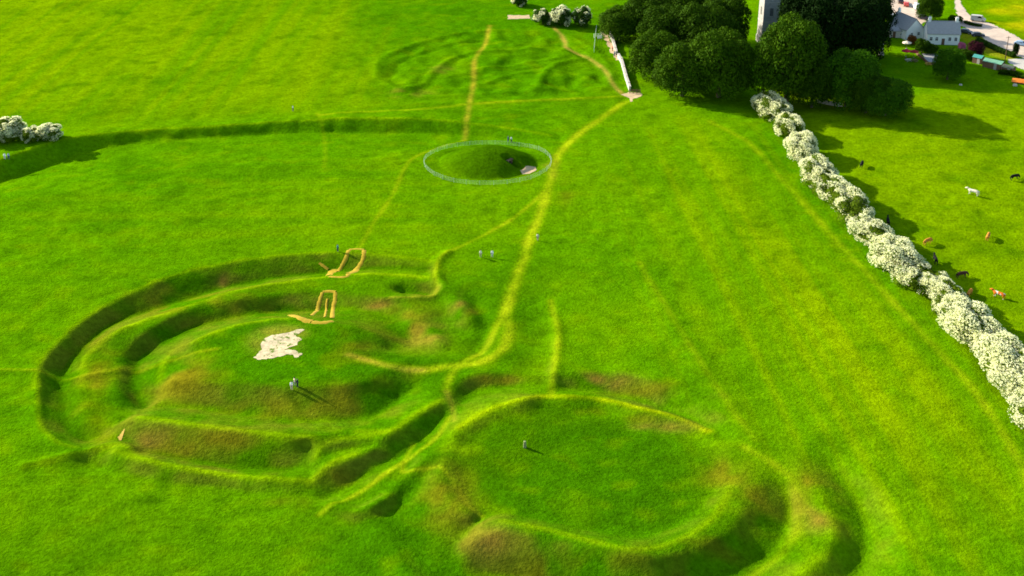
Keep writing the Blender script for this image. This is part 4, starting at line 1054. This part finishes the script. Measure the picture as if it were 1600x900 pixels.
# orange tarpaulin over a log pile
def tarp(px, py):
    e = empty('log_pile', at(px, py), -.5); tag(e, 'long low pile under an orange tarpaulin at the right edge of the pasture', 'log pile'); b = MB(); r = random.Random(3)
    for row in range(3):
        for k in range(6 - row):
            y = -1.0 + k * .38 + row * .19; b.tube([(-2.4 + r.uniform(-.1,.1), y, .18 + row * .33), (2.4 + r.uniform(-.1,.1), y, .18 + row * .33)], [.18,.17], 8)
    b.build('logs', M['wood'], e)
    V = []; F = []; nx_, ny_ = 16, 10
    for i in range(nx_):
        for j in range(ny_):
            x = -2.7 + 5.4 * i / (nx_-1); y = -1.35 + 2.7 * j / (ny_-1); z = 1.25 - .42 * y * y + .05 * r.uniform(-1,1) - .03 * abs(x); V.append((x, y, max(.12, z)))
    for i in range(nx_-1):
        for j in range(ny_-1): F.append((i*ny_+j, (i+1)*ny_+j, (i+1)*ny_+j+1, i*ny_+j+1))
    b = MB(); b.add(V, F); b.build('tarpaulin', mat('orange_tarpaulin', (.75,.20,.02), .6, var=.15), e, True)
tarp(1596, 130)
stone('boulder', 1586, 134, 1.3, .9, .7, 'pale boulder in the grass in front of the orange tarpaulin', 'boulder', seed=12)
stone('boulder', 1501, 133, 1.0, .8, .5, 'low pinkish boulder in the grass right of the lone round tree', 'boulder', 'palestone', seed=13)
def parasol(px, py, label, c):
    e = empty('parasol', at(px, py)); tag(e, label, 'parasol'); b = MB(); b.tube([(0,0,0),(0,0,2.5)],[.04,.03],8); b.build('pole', M['wood'], e)
    b = MB(); V = [(0,0,2.6)] + [(1.5*math.cos(k*math.pi/4), 1.5*math.sin(k*math.pi/4), 2.0) for k in range(8)] + [(1.5*math.cos(k*math.pi/4), 1.5*math.sin(k*math.pi/4), 1.82) for k in range(8)]
    b.add(V, [(0,1+k,1+(k+1)%8) for k in range(8)] + [(1+k,9+k,9+(k+1)%8,1+(k+1)%8) for k in range(8)]); b.build('canopy', mat('parasol_cloth', c, .8, var=.1), e)
    b = MB(); b.tube([(0,0,-.05),(0,0,.1)],[.3,.28],12); b.build('base', M['stone'], e)
parasol(1415,89,'bright red parasol, left one of two on the cafe lawn',(.6,.02,.04))
parasol(1427,90,'darker red parasol, right one of two on the cafe lawn',(.35,.02,.02))
parasol(1416,76,'cream parasol behind the two red ones',(.7,.6,.45))
def picnic(px, py, rz, label, m='timber'):
    e = empty('picnic_table', at(px, py), rz); tag(e, label, 'picnic table')
    b = MB(); 
    for k in range(4): b.box((0, -.3 + k * .2, .76), (1.8, .17, .05))
    b.build('tabletop', M[m], e)
    for s in (-1, 1): b = MB(); b.box((0, s*.75, .45), (1.8, .28, .05)); b.build('bench', M[m], e)
    for x in (-.7, .7):
        b = MB(); b.bar((x,-.65,0),(x,-.2,.74),.08); b.bar((x,.65,0),(x,.2,.74),.08); b.bar((x,-.8,.4),(x,.8,.4),.08); b.build('leg', M[m], e)
picnic(1419,96,.3,'pale picnic table in front of the red parasols','palestone')
picnic(1429,97,.8,'brown picnic table right of the pale one','wood')
picnic(1450,102,.1,'picnic table at the edge of the grey paved terrace','timber')
wall_line('garden_wall', [(1432,84),(1441,92),(1450,100),(1462,102)], .7, .35, M['wood'], 'low brown garden wall edging the grey paved terrace', cope=False)
# utility pole by the lane
p = at(1570, 96); e = empty('utility_pole', p); tag(e, 'slim wooden utility pole beside the lane near the sheds', 'pole')
b = MB(); b.tube([(0,0,-.3),(0,0,8)],[.14,.09],8); b.build('shaft', M['wood'], e); b = MB(); b.box((0,0,7.6),(1.4,.1,.1)); b.build('crossarm', M['wood'], e)
# clipped hedge between the lane and the gardens
def hedge(pts, label, leaf, w=1.3, h=1.4, n=3500, seed=3):
    P = world_line(pts, 0); r = np.random.RandomState(seed); i = r.randint(0, len(P), n); c = P[i].copy(); th = r.rand(n) * 2 * math.pi; rd = .8 + .25 * r.rand(n)
    dx = np.cos(th) * rd * w / 2; c[:, 0] += dx * .8 + r.randn(n) * .2; c[:, 1] += dx * .6; c[:, 2] = h / 2 + np.sin(th) * rd * h / 2 * .98 + .05
    nn = np.stack([np.cos(th) * .7, np.cos(th) * .5, np.sin(th)], 1) + r.randn(n, 3) * .6; nn /= np.linalg.norm(nn, axis=1)[:, None]
    a = np.cross(nn, r.randn(n, 3)); a /= np.linalg.norm(a, axis=1)[:, None]; b_ = np.cross(nn, a); a *= .22; b_ *= .18
    o = obj('hedge', quads_mesh('hedge', np.stack([c - a, c - b_, c + a, c + b_], 1)), M[leaf]); tag(o, label, 'hedge'); return o
hedge([(1527,66),(1545,74),(1562,82),(1584,90)], 'olive green hedge along the near side of the lane', 'leaf_hawd', 1.6, 1.5, 5000)
hedge([(1562,116),(1582,118),(1600,124),(1630,136)], 'dark hedge behind the orange tarpaulin', 'leaf', 1.4, 1.4, 4000, 5)
hedge([(1508,36),(1520,40),(1532,42)], 'short clipped hedge beside the beige van', 'leaf_hawd', 1.0, .8, 1500, 6)
